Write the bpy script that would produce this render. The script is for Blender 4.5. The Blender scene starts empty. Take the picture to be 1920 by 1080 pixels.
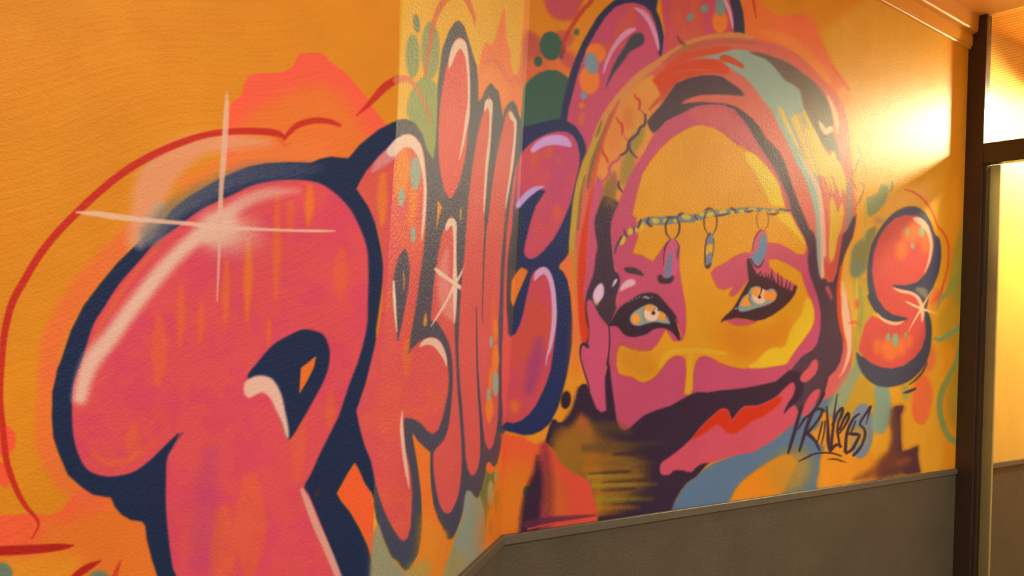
import bpy, math
import numpy as np
from mathutils import Matrix, Vector

# ------------------------------------------------------------------ camera, world, lights, exposure
scene = bpy.context.scene
COL = scene.collection
F_PX = 1500.0
CX, CY = 960.0, 540.0
CAM_Z = 1.6
U_C = np.array([2050.0, 37540.0, -F_PX]); U_C /= np.linalg.norm(U_C)      # world up seen from the camera
F_C = np.array([0.0, 0.0, -1.0])
Y_C = F_C - F_C.dot(U_C) * U_C; Y_C /= np.linalg.norm(Y_C)
X_C = np.cross(Y_C, U_C)
M_CW = np.stack([X_C, Y_C, U_C])                                           # camera axes -> world axes
CAM = np.array([0.0, 0.0, CAM_Z])

cam_data = bpy.data.cameras.new('camera')
cam_data.sensor_width = 36.0
cam_data.lens = 36.0 * F_PX / 1920.0
cam_data.clip_start = 0.02
cam = bpy.data.objects.new('camera', cam_data)
COL.objects.link(cam)
m4 = Matrix.Identity(4)
for i in range(3):
    for j in range(3):
        m4[i][j] = float(M_CW[i, j])
m4.translation = Vector(CAM.tolist())
cam.matrix_world = m4
scene.camera = cam

scene.view_settings.view_transform = 'Standard'
scene.view_settings.look = 'None'
scene.view_settings.gamma = 1.0
scene.view_settings.exposure = 0.0
scene.view_settings.use_curve_mapping = False

world = bpy.data.worlds.new('world'); scene.world = world
world.use_nodes = True
world.node_tree.nodes['Background'].inputs[0].default_value = (1.0, 0.93, 0.86, 1)
world.node_tree.nodes['Background'].inputs[1].default_value = 0.66

PAINT_E = 1.12            # apparent colour -> reflectance
LAMP_E = 2100.0            # glow of the globe lamp beyond the glazed partition
ROOM_W = 60.0             # ceiling panel in the near room

def ray(px, py):
    v = np.array([px - CX, -(py - CY), -F_PX])
    return M_CW @ v
def at_z(px, py, z):
    r = ray(px, py); t = (z - CAM_Z) / r[2]
    return CAM + r * t
def at_plane(px, py, p0, n):
    r = ray(px, py); t = np.dot(np.array(p0) - CAM, n) / np.dot(r, n)
    return CAM + r * t
def project(P):
    d = (np.asarray(P) - CAM) @ M_CW          # world -> camera (M orthonormal)
    return CX + F_PX * d[..., 0] / -d[..., 2], CY - F_PX * d[..., 1] / -d[..., 2]

DADO_Z = 1.0
K2 = at_z(940, 1003, DADO_Z)[:2]              # inner corner between column face and long wall
PR = at_z(1787, 878.5, DADO_Z)[:2]
MM = at_z(857, 1080, DADO_Z)[:2]
dR = PR - K2; dR /= np.linalg.norm(dR)
nR = np.array([dR[1], -dR[0]])                # towards the viewer
dM = K2 - MM; dM /= np.linalg.norm(dM)
nM = np.array([dM[1], -dM[0]])
def hit_line(px, py, p, d):                   # pixel azimuth against a plan line
    r = ray(px, py)[:2]
    A = np.array([[r[0], -d[0]], [r[1], -d[1]]])
    t, s = np.linalg.solve(A, p)
    return p + d * s
K1 = hit_line(721.5, 590, K2, dM)             # outer corner of the column
dL = dR.copy(); nL = nR.copy()                # wall left of the column runs parallel
LM = np.linalg.norm(K2 - K1)
UP = float(np.dot(hit_line(1803, 500, K2, dR) - K2, dR))      # where the partition meets the long wall
tmp = at_plane(1810, 90, [K2[0], K2[1], 0], np.array([nR[0], nR[1], 0]))
CORN_Z = float(tmp[2])
CEIL_Z = CORN_Z + 0.16
print('K1', K1, 'K2', K2, 'UP', UP, 'CORN', CORN_Z, 'LM', LM, 'dR', dR, 'dM', dM)
def w3(p, z): return Vector((float(p[0]), float(p[1]), float(z)))

# room light: a flat ceiling panel above and behind the viewer
ld = bpy.data.lights.new('ceiling_panel_light', 'AREA')
ld.shape = 'RECTANGLE'; ld.size = 1.2; ld.size_y = 0.6; ld.energy = ROOM_W; ld.color = (1.0, 0.93, 0.84)
lo = bpy.data.objects.new('ceiling_panel_light', ld); COL.objects.link(lo)
lo.location = (0.45, -0.55, CEIL_Z - 0.07)
FILL_RIGHT = K2 + dR * (UP - 0.7) + nR * 2.7  # added unseen ceiling panel, brightens the right side
FILL_FAR = K2 + dR * (UP + 2.2) + nR * 0.75  # added unseen panel beyond the glass, lifts the far wall and dado
ld3 = bpy.data.lights.new('far_panel_light', 'AREA')
ld3.shape = 'RECTANGLE'; ld3.size = 0.6; ld3.size_y = 0.6; ld3.energy = 62.0; ld3.color = (1.0, 0.92, 0.72)
lo3 = bpy.data.objects.new('far_panel_light', ld3); COL.objects.link(lo3)
lo3.location = (FILL_FAR[0], FILL_FAR[1], CEIL_Z - 0.07)
ld2 = bpy.data.lights.new('corridor_panel_light', 'AREA')
ld2.shape = 'RECTANGLE'; ld2.size = 0.6; ld2.size_y = 0.6; ld2.energy = 85.0; ld2.color = (1.0, 0.94, 0.82)
lo2 = bpy.data.objects.new('corridor_panel_light', ld2); COL.objects.link(lo2)
lo2.location = (FILL_RIGHT[0], FILL_RIGHT[1], CEIL_Z - 0.07)

# ------------------------------------------------------------------ helpers
def tag(o, label=None, cat=None, group=None, kind=None):
    if label: o['label'] = label
    if cat: o['category'] = cat
    if group: o['group'] = group
    if kind: o['kind'] = kind
    return o
def empty(name, loc=(0, 0, 0)):
    o = bpy.data.objects.new(name, None); COL.objects.link(o); o.location = loc
    o.empty_display_size = 0.1
    return o
def link(name, me, parent=None):
    o = bpy.data.objects.new(name, me); COL.objects.link(o)
    if parent is not None:
        o.parent = parent
        w = Vector((0, 0, 0)); p = parent
        while p is not None:
            w += p.location; p = p.parent
        o.location = -w
    return o
class MB:
    def __init__(s): s.v = []; s.f = []
    def quadbox(s, pts8):                     # 4 bottom ring, 4 top ring
        b = len(s.v); s.v += [tuple(p) for p in pts8]
        for q in ((0,3,2,1),(4,5,6,7),(0,1,5,4),(1,2,6,5),(2,3,7,6),(3,0,4,7)):
            s.f.append(tuple(b + i for i in q))
    def wallbox(s, o, d, n, u0, u1, w0, w1, z0, z1):   # box in wall coordinates
        c = [(u0, w0), (u1, w0), (u1, w1), (u0, w1)]
        P = [o + d * a + n * b for a, b in c]
        s.quadbox([(p[0], p[1], z0) for p in P] + [(p[0], p[1], z1) for p in P])
    def prism(s, o, d, n, u0, u1, prof, m0=0.0, m1=0.0):   # profile (w,z) swept along the wall; m = mitre shift per w
        b = len(s.v); k = len(prof)
        for u, m in ((u0, m0), (u1, m1)):
            for w, z in prof:
                p = o + d * (u + m * w) + n * w
                s.v.append((p[0], p[1], z))
        for i in range(k):
            j = (i + 1) % k
            s.f.append((b + i, b + j, b + k + j, b + k + i))
        s.f.append(tuple(b + i for i in range(k))[::-1]); s.f.append(tuple(b + k + i for i in range(k)))
    def build(s, name, mat, parent=None, bevel=0.0, smooth=False):
        me = bpy.data.meshes.new(name); me.from_pydata([tuple(map(float, v)) for v in s.v], [], s.f)
        me.materials.append(mat)
        import bmesh
        bm = bmesh.new(); bm.from_mesh(me); bmesh.ops.recalc_face_normals(bm, faces=bm.faces)
        if bevel: bmesh.ops.bevel(bm, geom=bm.edges[:], offset=bevel, segments=2, affect='EDGES', profile=0.6)
        bm.to_mesh(me); bm.free()
        if smooth:
            for p in me.polygons: p.use_smooth = True
        return link(name, me, parent)

def lin(c):
    c = np.asarray(c, dtype=np.float64) / 255.0
    return np.where(c <= 0.04045, c / 12.92, ((c + 0.055) / 1.055) ** 2.4)

def nodes_of(name):
    m = bpy.data.materials.new(name); m.use_nodes = True
    nt = m.node_tree
    return m, nt, nt.nodes['Principled BSDF']
def plaster(name, rgb=None, attr=False, rough=0.42, bump=0.25, scale=260.0, strokes=0.0, spec=0.5, mottle=0.06):
    m, nt, b = nodes_of(name); N = nt.nodes; L = nt.links
    geo = N.new('ShaderNodeNewGeometry')
    n1 = N.new('ShaderNodeTexNoise'); n1.inputs['Scale'].default_value = scale; n1.inputs['Detail'].default_value = 3
    L.new(geo.outputs['Position'], n1.inputs['Vector'])
    n2 = N.new('ShaderNodeTexNoise'); n2.inputs['Scale'].default_value = 6; n2.inputs['Detail'].default_value = 5
    L.new(geo.outputs['Position'], n2.inputs['Vector'])
    h = n1.outputs['Fac']
    if strokes > 0:
        th = math.radians(36)
        n4 = N.new('ShaderNodeTexNoise'); n4.inputs['Scale'].default_value = 1.6; n4.inputs['Detail'].default_value = 1
        L.new(geo.outputs['Position'], n4.inputs['Vector'])
        va = N.new('ShaderNodeVectorMath'); va.operation = 'MULTIPLY_ADD'
        L.new(n4.outputs['Color'], va.inputs[0]); va.inputs[1].default_value = (0.45, 0.45, 0.45)
        L.new(geo.outputs['Position'], va.inputs[2])
        comb = N.new('ShaderNodeCombineXYZ')
        for k, (cs, cz, sc) in enumerate(((math.cos(th), math.sin(th), 9.0), (-math.sin(th), math.cos(th), 120.0))):
            dt = N.new('ShaderNodeVectorMath'); dt.operation = 'DOT_PRODUCT'
            L.new(va.outputs[0], dt.inputs[0]); dt.inputs[1].default_value = (float(dR[0]) * cs * sc, float(dR[1]) * cs * sc, cz * sc)
            L.new(dt.outputs['Value'], comb.inputs[k])
        n3 = N.new('ShaderNodeTexNoise'); n3.inputs['Scale'].default_value = 1.0; n3.inputs['Detail'].default_value = 2
        L.new(comb.outputs[0], n3.inputs['Vector'])
        ma = N.new('ShaderNodeMath'); ma.operation = 'MULTIPLY_ADD'
        L.new(n3.outputs['Fac'], ma.inputs[0]); ma.inputs[1].default_value = strokes; L.new(h, ma.inputs[2])
        h = ma.outputs[0]
    bp = N.new('ShaderNodeBump'); bp.inputs['Strength'].default_value = bump; bp.inputs['Distance'].default_value = 0.003
    L.new(h, bp.inputs['Height']); L.new(bp.outputs[0], b.inputs['Normal'])
    hsv = N.new('ShaderNodeHueSaturation')
    mr = N.new('ShaderNodeMapRange'); mr.inputs[1].default_value = 0.25; mr.inputs[2].default_value = 0.75
    mr.inputs[3].default_value = 1 - mottle; mr.inputs[4].default_value = 1 + mottle
    L.new(n2.outputs['Fac'], mr.inputs[0]); L.new(mr.outputs[0], hsv.inputs['Value'])
    if attr:
        a = N.new('ShaderNodeAttribute'); a.attribute_name = 'paint'; L.new(a.outputs['Color'], hsv.inputs['Color'])
    else:
        c = lin(rgb) / PAINT_E; hsv.inputs['Color'].default_value = (c[0], c[1], c[2], 1)
    L.new(hsv.outputs[0], b.inputs['Base Color'])
    b.inputs['Roughness'].default_value = rough
    b.inputs['Specular IOR Level'].default_value = spec
    return m

GROUND = (228, 144, 20)
M_PAINT_L = plaster('mural_paint_brushed', attr=True, strokes=0.9, rough=0.5, bump=0.4, spec=0.22)
M_PAINT = plaster('mural_paint', attr=True, rough=0.44, bump=0.5, scale=170, spec=0.2)
M_PAINT_M = plaster('mural_paint_column', attr=True, rough=0.42, bump=0.6, scale=170, spec=0.42)
M_GROUND = plaster('orange_wall_paint', GROUND, rough=0.42)
M_DADO = plaster('grey_dado_paint', (88, 79, 61), rough=0.5, bump=0.9, scale=120, mottle=0.12, spec=0.25)
M_RAIL = plaster('grey_rail_paint', (94, 85, 66), rough=0.45, bump=0.4, scale=160)
M_FAR = plaster('yellow_wall_paint', (236, 186, 84), rough=0.45)
M_CEIL = plaster('orange_ceiling_paint', (255, 172, 66), rough=0.5, bump=0.2)
M_CORN = plaster('orange_cornice_paint', (238, 156, 44), rough=0.35, bump=0.1)
M_FRAME = plaster('dark_brown_frame_paint', (58, 40, 26), rough=0.35, bump=0.2, scale=90, mottle=0.15)
M_JAMB = plaster('grey_jamb_paint', (176, 160, 108), rough=0.35, bump=0.15)
M_FLOOR = plaster('floor_vinyl', (150, 140, 122), rough=0.35, bump=0.1, scale=60)
M_WHITE = plaster('white_metal', (225, 220, 210), rough=0.4, bump=0.0)

# ------------------------------------------------------------------ mural canvas: flat paint, sampled by the wall meshes
X0, Y0, X1, Y1 = -420, -220, 1860, 1420
W, H = X1 - X0, Y1 - Y0
rng = np.random.default_rng(7)
def vnoise(h, w, cell, seed, cellx=None):
    r = np.random.default_rng(seed); cellx = cellx or cell
    gh, gw = int(h / cell) + 3, int(w / cellx) + 3
    g = r.random((gh, gw)).astype(np.float32)
    ys = np.arange(h) / cell; xs = np.arange(w) / cellx
    yi = ys.astype(int); xi = xs.astype(int)
    fy = (ys - yi)[:, None]; fx = (xs - xi)[None, :]
    fy = fy * fy * (3 - 2 * fy); fx = fx * fx * (3 - 2 * fx)
    a = g[yi][:, xi]; b = g[yi][:, xi + 1]; c = g[yi + 1][:, xi]; d = g[yi + 1][:, xi + 1]
    return ((a * (1 - fx) + b * fx) * (1 - fy) + (c * (1 - fx) + d * fx) * fy).astype(np.float32)
NOISE_A = vnoise(H, W, 46, 1) * 0.6 + vnoise(H, W, 17, 2) * 0.4
NOISE_V = vnoise(H, W, 120, 3, 16) * 0.65 + vnoise(H, W, 50, 4, 9) * 0.35
NOISE_S = vnoise(H, W, 2.2, 5)
CAN = np.empty((H, W, 3), np.float32); CAN[:] = np.array(GROUND, np.float32)
OWN = np.zeros((H, W), np.int16)
KEYS = [None]; REG = {}
def reg(key, name, parent=None, label=None):
    REG[key] = (name, parent, label)
def kid(key):
    if key not in KEYS: KEYS.append(key)
    return KEYS.index(key)
def cat_closed(p, n=6):
    p = np.asarray(p, float); a = np.roll(p, 1, 0); c = np.roll(p, -1, 0); d = np.roll(p, -2, 0)
    t = np.linspace(0, 1, n, endpoint=False)[:, None, None]
    q = 0.5 * (2 * p + (c - a) * t + (2 * a - 5 * p + 4 * c - d) * t ** 2 + (-a + 3 * p - 3 * c + d) * t ** 3)
    return q.transpose(1, 0, 2).reshape(-1, p.shape[1])
def cat_open(p, n=6):
    p = np.asarray(p, float)
    if len(p) < 3:
        t = np.linspace(0, 1, n + 1)[:, None]; return p[0] * (1 - t) + p[-1] * t
    e = np.vstack([2 * p[0] - p[1], p, 2 * p[-1] - p[-2]])
    out = []
    for i in range(1, len(e) - 2):
        a, b, c, d = e[i - 1], e[i], e[i + 1], e[i + 2]
        for k in range(n):
            t = k / n
            out.append(0.5 * (2 * b + (c - a) * t + (2 * a - 5 * b + 4 * c - d) * t * t + (-a + 3 * b - 3 * c + d) * t ** 3))
    out.append(p[-1]); return np.array(out)
def blur(a, s):
    k = max(1, int(math.ceil(s * 2.6))); x = np.arange(-k, k + 1); g = np.exp(-x * x / (2.0 * s * s)); g /= g.sum()
    p = np.pad(a, ((k, k), (0, 0))); o = np.zeros_like(a)
    for i, w in enumerate(g): o += w * p[i:i + a.shape[0]]
    p = np.pad(o, ((0, 0), (k, k))); o2 = np.zeros_like(a)
    for i, w in enumerate(g): o2 += w * p[:, i:i + a.shape[1]]
    return o2
def comp(key, col, A, x0, y0, col2=None, noise=None, amp=1.0, grain=0.0):
    h, w = A.shape
    A_own = A
    if grain: A = np.clip(A + (rng.random(A.shape).astype(np.float32) - 0.5) * grain * 4 * A * (1 - A), 0, 1)
    xa, ya = max(x0, X0), max(y0, Y0); xb, yb = min(x0 + w, X1), min(y0 + h, Y1)
    if xb <= xa or yb <= ya: return
    A = A[ya - y0:yb - y0, xa - x0:xb - x0]; A_own = A_own[ya - y0:yb - y0, xa - x0:xb - x0]
    sl = (slice(ya - Y0, yb - Y0), slice(xa - X0, xb - X0))
    c = np.array(col, np.float32)[None, None, :]
    if col2 is not None:
        nz = (NOISE_V if noise == 'v' else NOISE_A)[sl]
        f = np.clip((nz - 0.42) * 3.4 * amp, 0, 1)[..., None]
        c = c * (1 - f) + np.array(col2, np.float32) * f
    a3 = A[..., None]
    CAN[sl] = CAN[sl] * (1 - a3) + c * a3
    if key is not None:
        o = OWN[sl]; o[A_own > 0.5] = kid(key); OWN[sl] = o
def P(key, col, pts, soft=1.1, alpha=1.0, smooth=True, col2=None, noise=None, amp=1.0):
    q = cat_closed(pts) if smooth else np.asarray(pts, float)
    m = int(soft * 3 + 3)
    x0, y0 = int(q[:, 0].min()) - m, int(q[:, 1].min()) - m
    x1, y1 = int(q[:, 0].max()) + m + 1, int(q[:, 1].max()) + m + 1
    h, w = y1 - y0, x1 - x0
    A = np.zeros((h, w + 2), np.float32)
    xa, ya = q[:, 0], q[:, 1]; xb, yb = np.roll(xa, -1), np.roll(ya, -1)
    SS = 2
    for r in range(h):
        for s in range(SS):
            y = y0 + r + (s + 0.5) / SS
            hit = (ya <= y) != (yb <= y)
            if not hit.any(): continue
            t = (y - ya[hit]) / (yb[hit] - ya[hit])
            xs = np.sort(xa[hit] + t * (xb[hit] - xa[hit])) - x0
            for k in range(0, len(xs) - 1, 2):
                a, b = xs[k], xs[k + 1]; ia, ib = int(a), int(b)
                if ia == ib: A[r, ia] += (b - a) / SS
                else:
                    A[r, ia] += (ia + 1 - a) / SS; A[r, ia + 1:ib] += 1.0 / SS; A[r, ib] += (b - ib) / SS
    A = blur(np.clip(A[:, :w], 0, 1), soft * 0.8) * alpha
    comp(key, col, A, x0, y0, col2, noise, amp, 0.42 if soft >= 4 else (0.2 if soft > 1.6 else 0))
def S(key, col, pts, soft=1.4, alpha=1.0, n=6, col2=None, noise=None, fade=None):
    """pts: (x, y, width)"""
    q = cat_open(pts, n); m = int(soft * 2 + q[:, 2].max() / 2 + 3)
    x0, y0 = int(q[:, 0].min()) - m, int(q[:, 1].min()) - m
    w, h = int(q[:, 0].max()) + m + 1 - x0, int(q[:, 1].max()) + m + 1 - y0
    A = np.zeros((h, w), np.float32)
    nseg = len(q) - 1
    for i in range(nseg):
        a, b = q[i], q[i + 1]
        rm = max(a[2], b[2], 0) / 2 + soft * 1.5 + 2
        xa, xb = int(min(a[0], b[0]) - rm) - x0, int(max(a[0], b[0]) + rm) + 2 - x0
        ya, yb = int(min(a[1], b[1]) - rm) - y0, int(max(a[1], b[1]) + rm) + 2 - y0
        xa, ya = max(xa, 0), max(ya, 0)
        X = np.arange(xa, min(xb, w)) + x0 + 0.5; Y = np.arange(ya, min(yb, h)) + y0 + 0.5
        if len(X) == 0 or len(Y) == 0: continue
        dx, dy = b[0] - a[0], b[1] - a[1]; L2 = dx * dx + dy * dy + 1e-9
        t = np.clip(((X[None] - a[0]) * dx + (Y[:, None] - a[1]) * dy) / L2, 0, 1)
        d = np.sqrt((X[None] - a[0] - t * dx) ** 2 + (Y[:, None] - a[1] - t * dy) ** 2)
        r = np.maximum(a[2] + (b[2] - a[2]) * t, 0.1) / 2
        v = np.clip((r - d) / max(soft, 0.5) / 1.6 + 0.5, 0, 1) * np.minimum(1, r * 2.2 / max(1.0, 1))
        if soft > 3: v = v * v * (3 - 2 * v)
        if fade is not None: v = v * (fade[0] + (fade[1] - fade[0]) * (i + t) / nseg)
        sub = A[ya:ya + len(Y), xa:xa + len(X)]; np.maximum(sub, v, out=sub)
    comp(key, col, A * alpha, x0, y0, col2, noise, 1.0, 0.42 if soft >= 4 else (0.2 if soft > 1.6 else 0))
def E(key, col, cx, cy, rx, ry, soft=1.2, alpha=1.0, rot=0.0, **kw):
    t = np.linspace(0, 2 * math.pi, 20, endpoint=False); c, s = math.cos(rot), math.sin(rot)
    x, y = rx * np.cos(t), ry * np.sin(t)
    P(key, col, np.stack([cx + x * c - y * s, cy + x * s + y * c], 1), soft, alpha, **kw)
def ring(key, col, cx, cy, rx, ry, w, soft=1.1, a0=0, a1=360, n=14):
    t = np.radians(np.linspace(a0, a1, n))
    S(key, col, [(cx + rx * math.cos(k), cy + ry * math.sin(k), w) for k in t], soft, n=3)
# ------------------------------------------------------------------ paints
NAVY = (22, 40, 66); FILL = (226, 82, 82); FILL2 = (230, 96, 62); MAG = (202, 74, 104)
HL = (236, 190, 170); WHT = (238, 214, 198); RED = (204, 44, 26); CORAL = (252, 98, 68); ORA = (240, 124, 44)
TEAL = (58, 102, 88); PALE = (150, 178, 166); OLV = (136, 150, 84); DARK = (50, 33, 54); PINK = (200, 80, 98)
SALM = (220, 108, 98); FACE = (230, 162, 28); YEL = (228, 192, 54); RORA = (222, 66, 26); BLUE = (96, 126, 134); MINT = (152, 182, 172)

# every painted figure: key -> (name, parent key or None for the mural, label)
reg('bgL', 'coral_cloud', None, 'jagged coral and orange cloud painted behind the largest letter')
reg('bgB', 'coral_cloud', None, 'coral and orange cloud low on the left wall')
reg('arc', 'red_contour_line', None, 'long red contour line arching round the largest letter')
reg('dash', 'red_dash', None, 'short dark red dashes at lower left')
reg('P', 'bubble_letter', None, 'large pink bubble letter P with a star glint, leftmost letter')
reg('Po', 'outline', 'P', 'dark navy outline'); reg('Ph', 'highlight', 'P', 'pale pink highlight'); reg('Pc', 'counter', 'P', 'navy counter with an orange chip')
reg('Pt', 'orange_chip', 'P'); reg('Ps', 'star_glint', 'P', 'four-pointed pale star glint')
reg('R', 'bubble_letter', None, 'pink bubble letter R wrapping the corner of the column')
reg('Ro', 'outline', 'R', 'dark outline shared with the next letters'); reg('Rh', 'highlight', 'R'); reg('Rc', 'counter', 'R'); reg('Rs', 'paint_spot', 'R', 'pale teal spots')
reg('Rg', 'orange_gap', 'R')
reg('I', 'bubble_letter', None, 'narrow pink bubble letter I below its long dot, with a star glint')
reg('Id', 'letter_dot', 'I', 'long oval dot of the letter'); reg('Ih', 'highlight', 'I'); reg('Is', 'star_glint', 'I')
reg('N', 'bubble_letter', None, 'narrow double-stemmed pink bubble letter N beside the inner corner')
reg('Nh', 'highlight', 'N'); reg('Nl', 'inner_line', 'N'); reg('Ns', 'paint_spot', 'N', 'pale teal spots')
reg('gL', 'green_foliage', None, 'green leaf-shaped blobs at the top of the column face')
reg('gB', 'green_foliage', None, 'green and pale teal blobs at the foot of the column face')
reg('bB', 'teal_wash', None, 'pale teal and ochre wash at the foot of the column face')
reg('fl', 'coral_flame', None, 'coral flame shape at the top right of the column face')
reg('arcM', 'red_contour_line', None, 'faint red contour arcs at the top of the column face')
reg('C', 'bubble_letter', None, 'magenta bubble letter C at the inner corner')
reg('Co', 'outline', 'C', 'navy outline'); reg('Ch', 'highlight', 'C'); reg('Cg', 'orange_gap', 'C')
reg('E', 'bubble_letter', None, 'magenta bubble letter cut by the top of the picture, above the green blobs')
reg('Eo', 'outline', 'E'); reg('Eh', 'highlight', 'E'); reg('Ec', 'counter', 'E'); reg('Es', 'paint_spot', 'E', 'orange and pale blue spots')
reg('T', 'bubble_letter', None, 'pink bubble letter rising behind the top of the hood')
reg('To', 'outline', 'T'); reg('Th', 'highlight', 'T'); reg('Ts', 'paint_spot', 'T')
reg('gR', 'green_blob', None, 'round dark green blobs beside the magenta letters')
reg('mR', 'magenta_patch', None, 'magenta patches at the top of the long wall by the inner corner')
reg('arcE', 'red_contour_line', None, 'red contour line left of the upper magenta letter')
reg('bgT', 'coral_cloud', None, 'coral cloud sweeping right of the hood')
reg('bgC', 'coral_cloud', None, 'orange and coral patch under the letter C')
reg('hood', 'hood', None, 'painted striped hood around the woman\'s face')
reg('hy', 'pale_border', 'hood', 'yellow border along the outer edge'); reg('hr', 'red_streak', 'hood', 'red and orange streaks')
reg('hd', 'dark_band', 'hood', 'broad dark purple-brown bands'); reg('hm', 'mint_band', 'hood', 'pale mint band'); reg('hs', 'salmon_band', 'hood')
reg('hw', 'yellow_streak', 'hood', 'yellow streaks'); reg('hn', 'net_pattern', 'hood', 'yellow net with wavy dark and pink lines')
reg('hp', 'pale_stripe', 'hood')
reg('netR', 'net_line', None, 'thin wavy net lines right of the hood')
reg('face', 'face', None, 'pink and yellow painted face of a woman looking up')
reg('fy', 'yellow_plane', 'face', 'orange-yellow forehead, nose and cheek'); reg('fl2', 'light_plane', 'face', 'lighter yellow planes')
reg('fb', 'brow_shadow', 'face', 'pink shadow over the right eye'); reg('fbr', 'eyebrow', 'face'); reg('fg', 'cheek_glint', 'face')
reg('eyeL', 'eye', None, 'left painted eye with heavy dark lids'); reg('elw', 'eye_white', 'eyeL'); reg('eli', 'iris', 'eyeL'); reg('elp', 'pupil', 'eyeL'); reg('ell', 'eyelash', 'eyeL')
reg('eyeR', 'eye', None, 'right painted eye with spiky lashes'); reg('erw', 'eye_white', 'eyeR'); reg('eri', 'iris', 'eyeR'); reg('erp', 'pupil', 'eyeR'); reg('erl', 'eyelash', 'eyeR')
reg('ear', 'ear', None, 'pink painted ear and strap left of the face'); reg('eo', 'earring', 'ear', 'white oval highlights')
reg('chain', 'head_chain', None, 'blue-grey and yellow chain across the forehead'); reg('cl', 'chain_link', 'chain', 'yellow links with dark edges')
for i, t in enumerate(('left pink and blue pendant with a black tip', 'middle slim blue and yellow pendant', 'right pink and blue pendant over the eye')):
    reg('pd%d' % i, 'pendant', 'chain', t); reg('rg%d' % i, 'ring', 'chain')
reg('veil', 'veil', None, 'dark purple veil below the face fading to ochre'); reg('vo', 'ochre_streak', 'veil', 'ochre and olive streaks')
reg('scarf', 'scarf_fold', None, 'pink scarf fold slanting up to the right'); reg('sr', 'red_fold', 'scarf', 'bright red fold')
reg('lump', 'coral_lump', None, 'coral shape with a dark purple left edge standing on the rail')
reg('oval', 'black_oval', None, 'small black oval between the letter C and the veil')
reg('blue', 'blue_patch', None, 'blue-grey patch under the scarf'); reg('blo', 'orange_blob', None, 'orange blob on the rail under the signature')
reg('bo', 'blue_oval', None, 'blue-grey oval behind the end of the signature')
reg('tealR', 'teal_patch', None, 'teal-green patch below the last letter')
reg('oliveR', 'olive_patch', None, 'olive and grey-green blotches left of the last letter')
reg('brown', 'brown_shape', None, 'dark brown jagged shape on the rail at right')
reg('S', 'bubble_letter', None, 'pink bubble letter S at the right end'); reg('So', 'outline', 'S', 'grey-navy outline'); reg('Sh', 'highlight', 'S'); reg('Ss', 'star_glint', 'S'); reg('Sp', 'paint_spot', 'S', 'pale green spots')
reg('arcS', 'red_contour_line', None, 'thin red contour line right of the last letter')
reg('coR', 'coral_oval', None, 'coral oval right of the last letter'); reg('grR', 'green_ring', None, 'green ring and blotches next to the door frame')
reg('sig', 'signature', None, 'handwritten dark signature PRINCESS')
for i, ch in enumerate('PRiNCESS'): reg('sg%d' % i, 'handwritten_letter', 'sig', 'handwritten %s' % ch)
reg('sgu', 'underline', 'sig')

# ------------------------------------------------------------------ left wall
CAN += ((NOISE_A - 0.5)[..., None] * np.array([5, 8, 3])[None, None, :]).astype(np.float32)
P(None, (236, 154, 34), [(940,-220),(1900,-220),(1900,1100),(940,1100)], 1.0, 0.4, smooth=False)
P(None, (238,176,50), [(1540,60),(1640,-20),(1776,-60),(1764,1100),(1560,1100),(1600,800),(1590,500),(1600,300)], 9, .75, smooth=False)  # yellower ground; lamp glow put into its colour up to the post's shadow
P('bgL', CORAL, [(415,290),(425,250),(430,200),(438,190),(452,180),(457,160),(465,143),(480,138),(530,135),(547,127),(562,100),(585,98),(605,101),(625,120),(650,138),(685,180),(705,210),(728,236),(740,250),(700,300),(640,340),(450,350)], 1.1, smooth=False)
P(None, ORA, [(440,250),(470,215),(520,185),(580,160),(620,165),(650,190),(668,225),(690,255),(700,300),(640,330),(450,330)], 16)
P('bgB', (250,100,56), [(-420,960),(0,966),(62,963),(92,967),(115,958),(130,940),(145,922),(180,900),(230,930),(280,965),(330,1090),(330,1420),(-420,1420)], 1.4, smooth=False)
P(None, (238,124,38), [(70,1010),(130,975),(200,940),(300,990),(330,1420),(60,1420)], 18)
P(None, (238,150,30), [(-420,1045),(40,1040),(130,1036),(160,1060),(120,1100),(40,1180),(-420,1200)], 14)
E('bgB', (250,92,56), 3, 826, 27, 30, 2.5)
P('bgB', (250,92,56), [(-40,870),(8,868),(16,890),(14,915),(-4,906),(-40,900)], 2.5)
E('gB', (112,134,112), 3, 1078, 21, 24, 3); E('gB', (112,134,112), 186, 1088, 20, 18, 4)
# glow and mist round the outline
S(None, (244,112,62), [(90,700,40),(100,640,44),(135,570,44),(180,510,44),(225,462,40),(262,425,34)], 16, 0.75)
S(None, (244,112,62), [(95,700,40),(88,780,44),(95,850,44),(130,905,44),(180,945,40)], 14, 0.7)
S(None, (236,160,118), [(258,450,40),(272,400,56),(288,345,70),(325,300,62),(375,272,46),(430,266,34),(500,268,18)], 18, 0.9)
S(None, (246,130,64), [(350,345,30),(420,315,40),(500,292,44),(600,282,40)], 16, 0.6)
# red arcs
S('arc', RED, [(60,1010,2),(72,980,5),(46,946,9),(27,909,11),(12,862,12),(5,800,12),(0,745,12),(3,680,12),(9,622,13),(23,568,14),(46,525,14),(73,480,14),(106,438,14),(148,395,14),(188,358,14),(232,323,14),(280,294,14),(333,270,13),(382,254,12),(430,247,12),(480,246,13),(518,250,12),(535,259,6)], 2.4)
S('arc', RED, [(532,262,3),(543,248,9),(560,234,11),(590,226,11),(618,228,10),(637,235,6)], 2.6, 0.95)
S('arc', RED, [(669,216,2),(685,202,7),(702,184,12),(722,163,15),(745,149,13),(765,147,11)], 2.6, 0.95)
S(None, (226,90,50), [(520,256,6),(534,272,6),(545,268,2)], 4, 0.5)
S('dash', (186,30,16), [(-60,1036,16),(0,1033,18),(60,1030,17),(110,1026,13),(136,1023,4)], 2.4)
S('dash', (190,34,18), [(120,1110,14),(145,1078,14),(168,1062,12),(188,1052,3)], 2.6)
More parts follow.
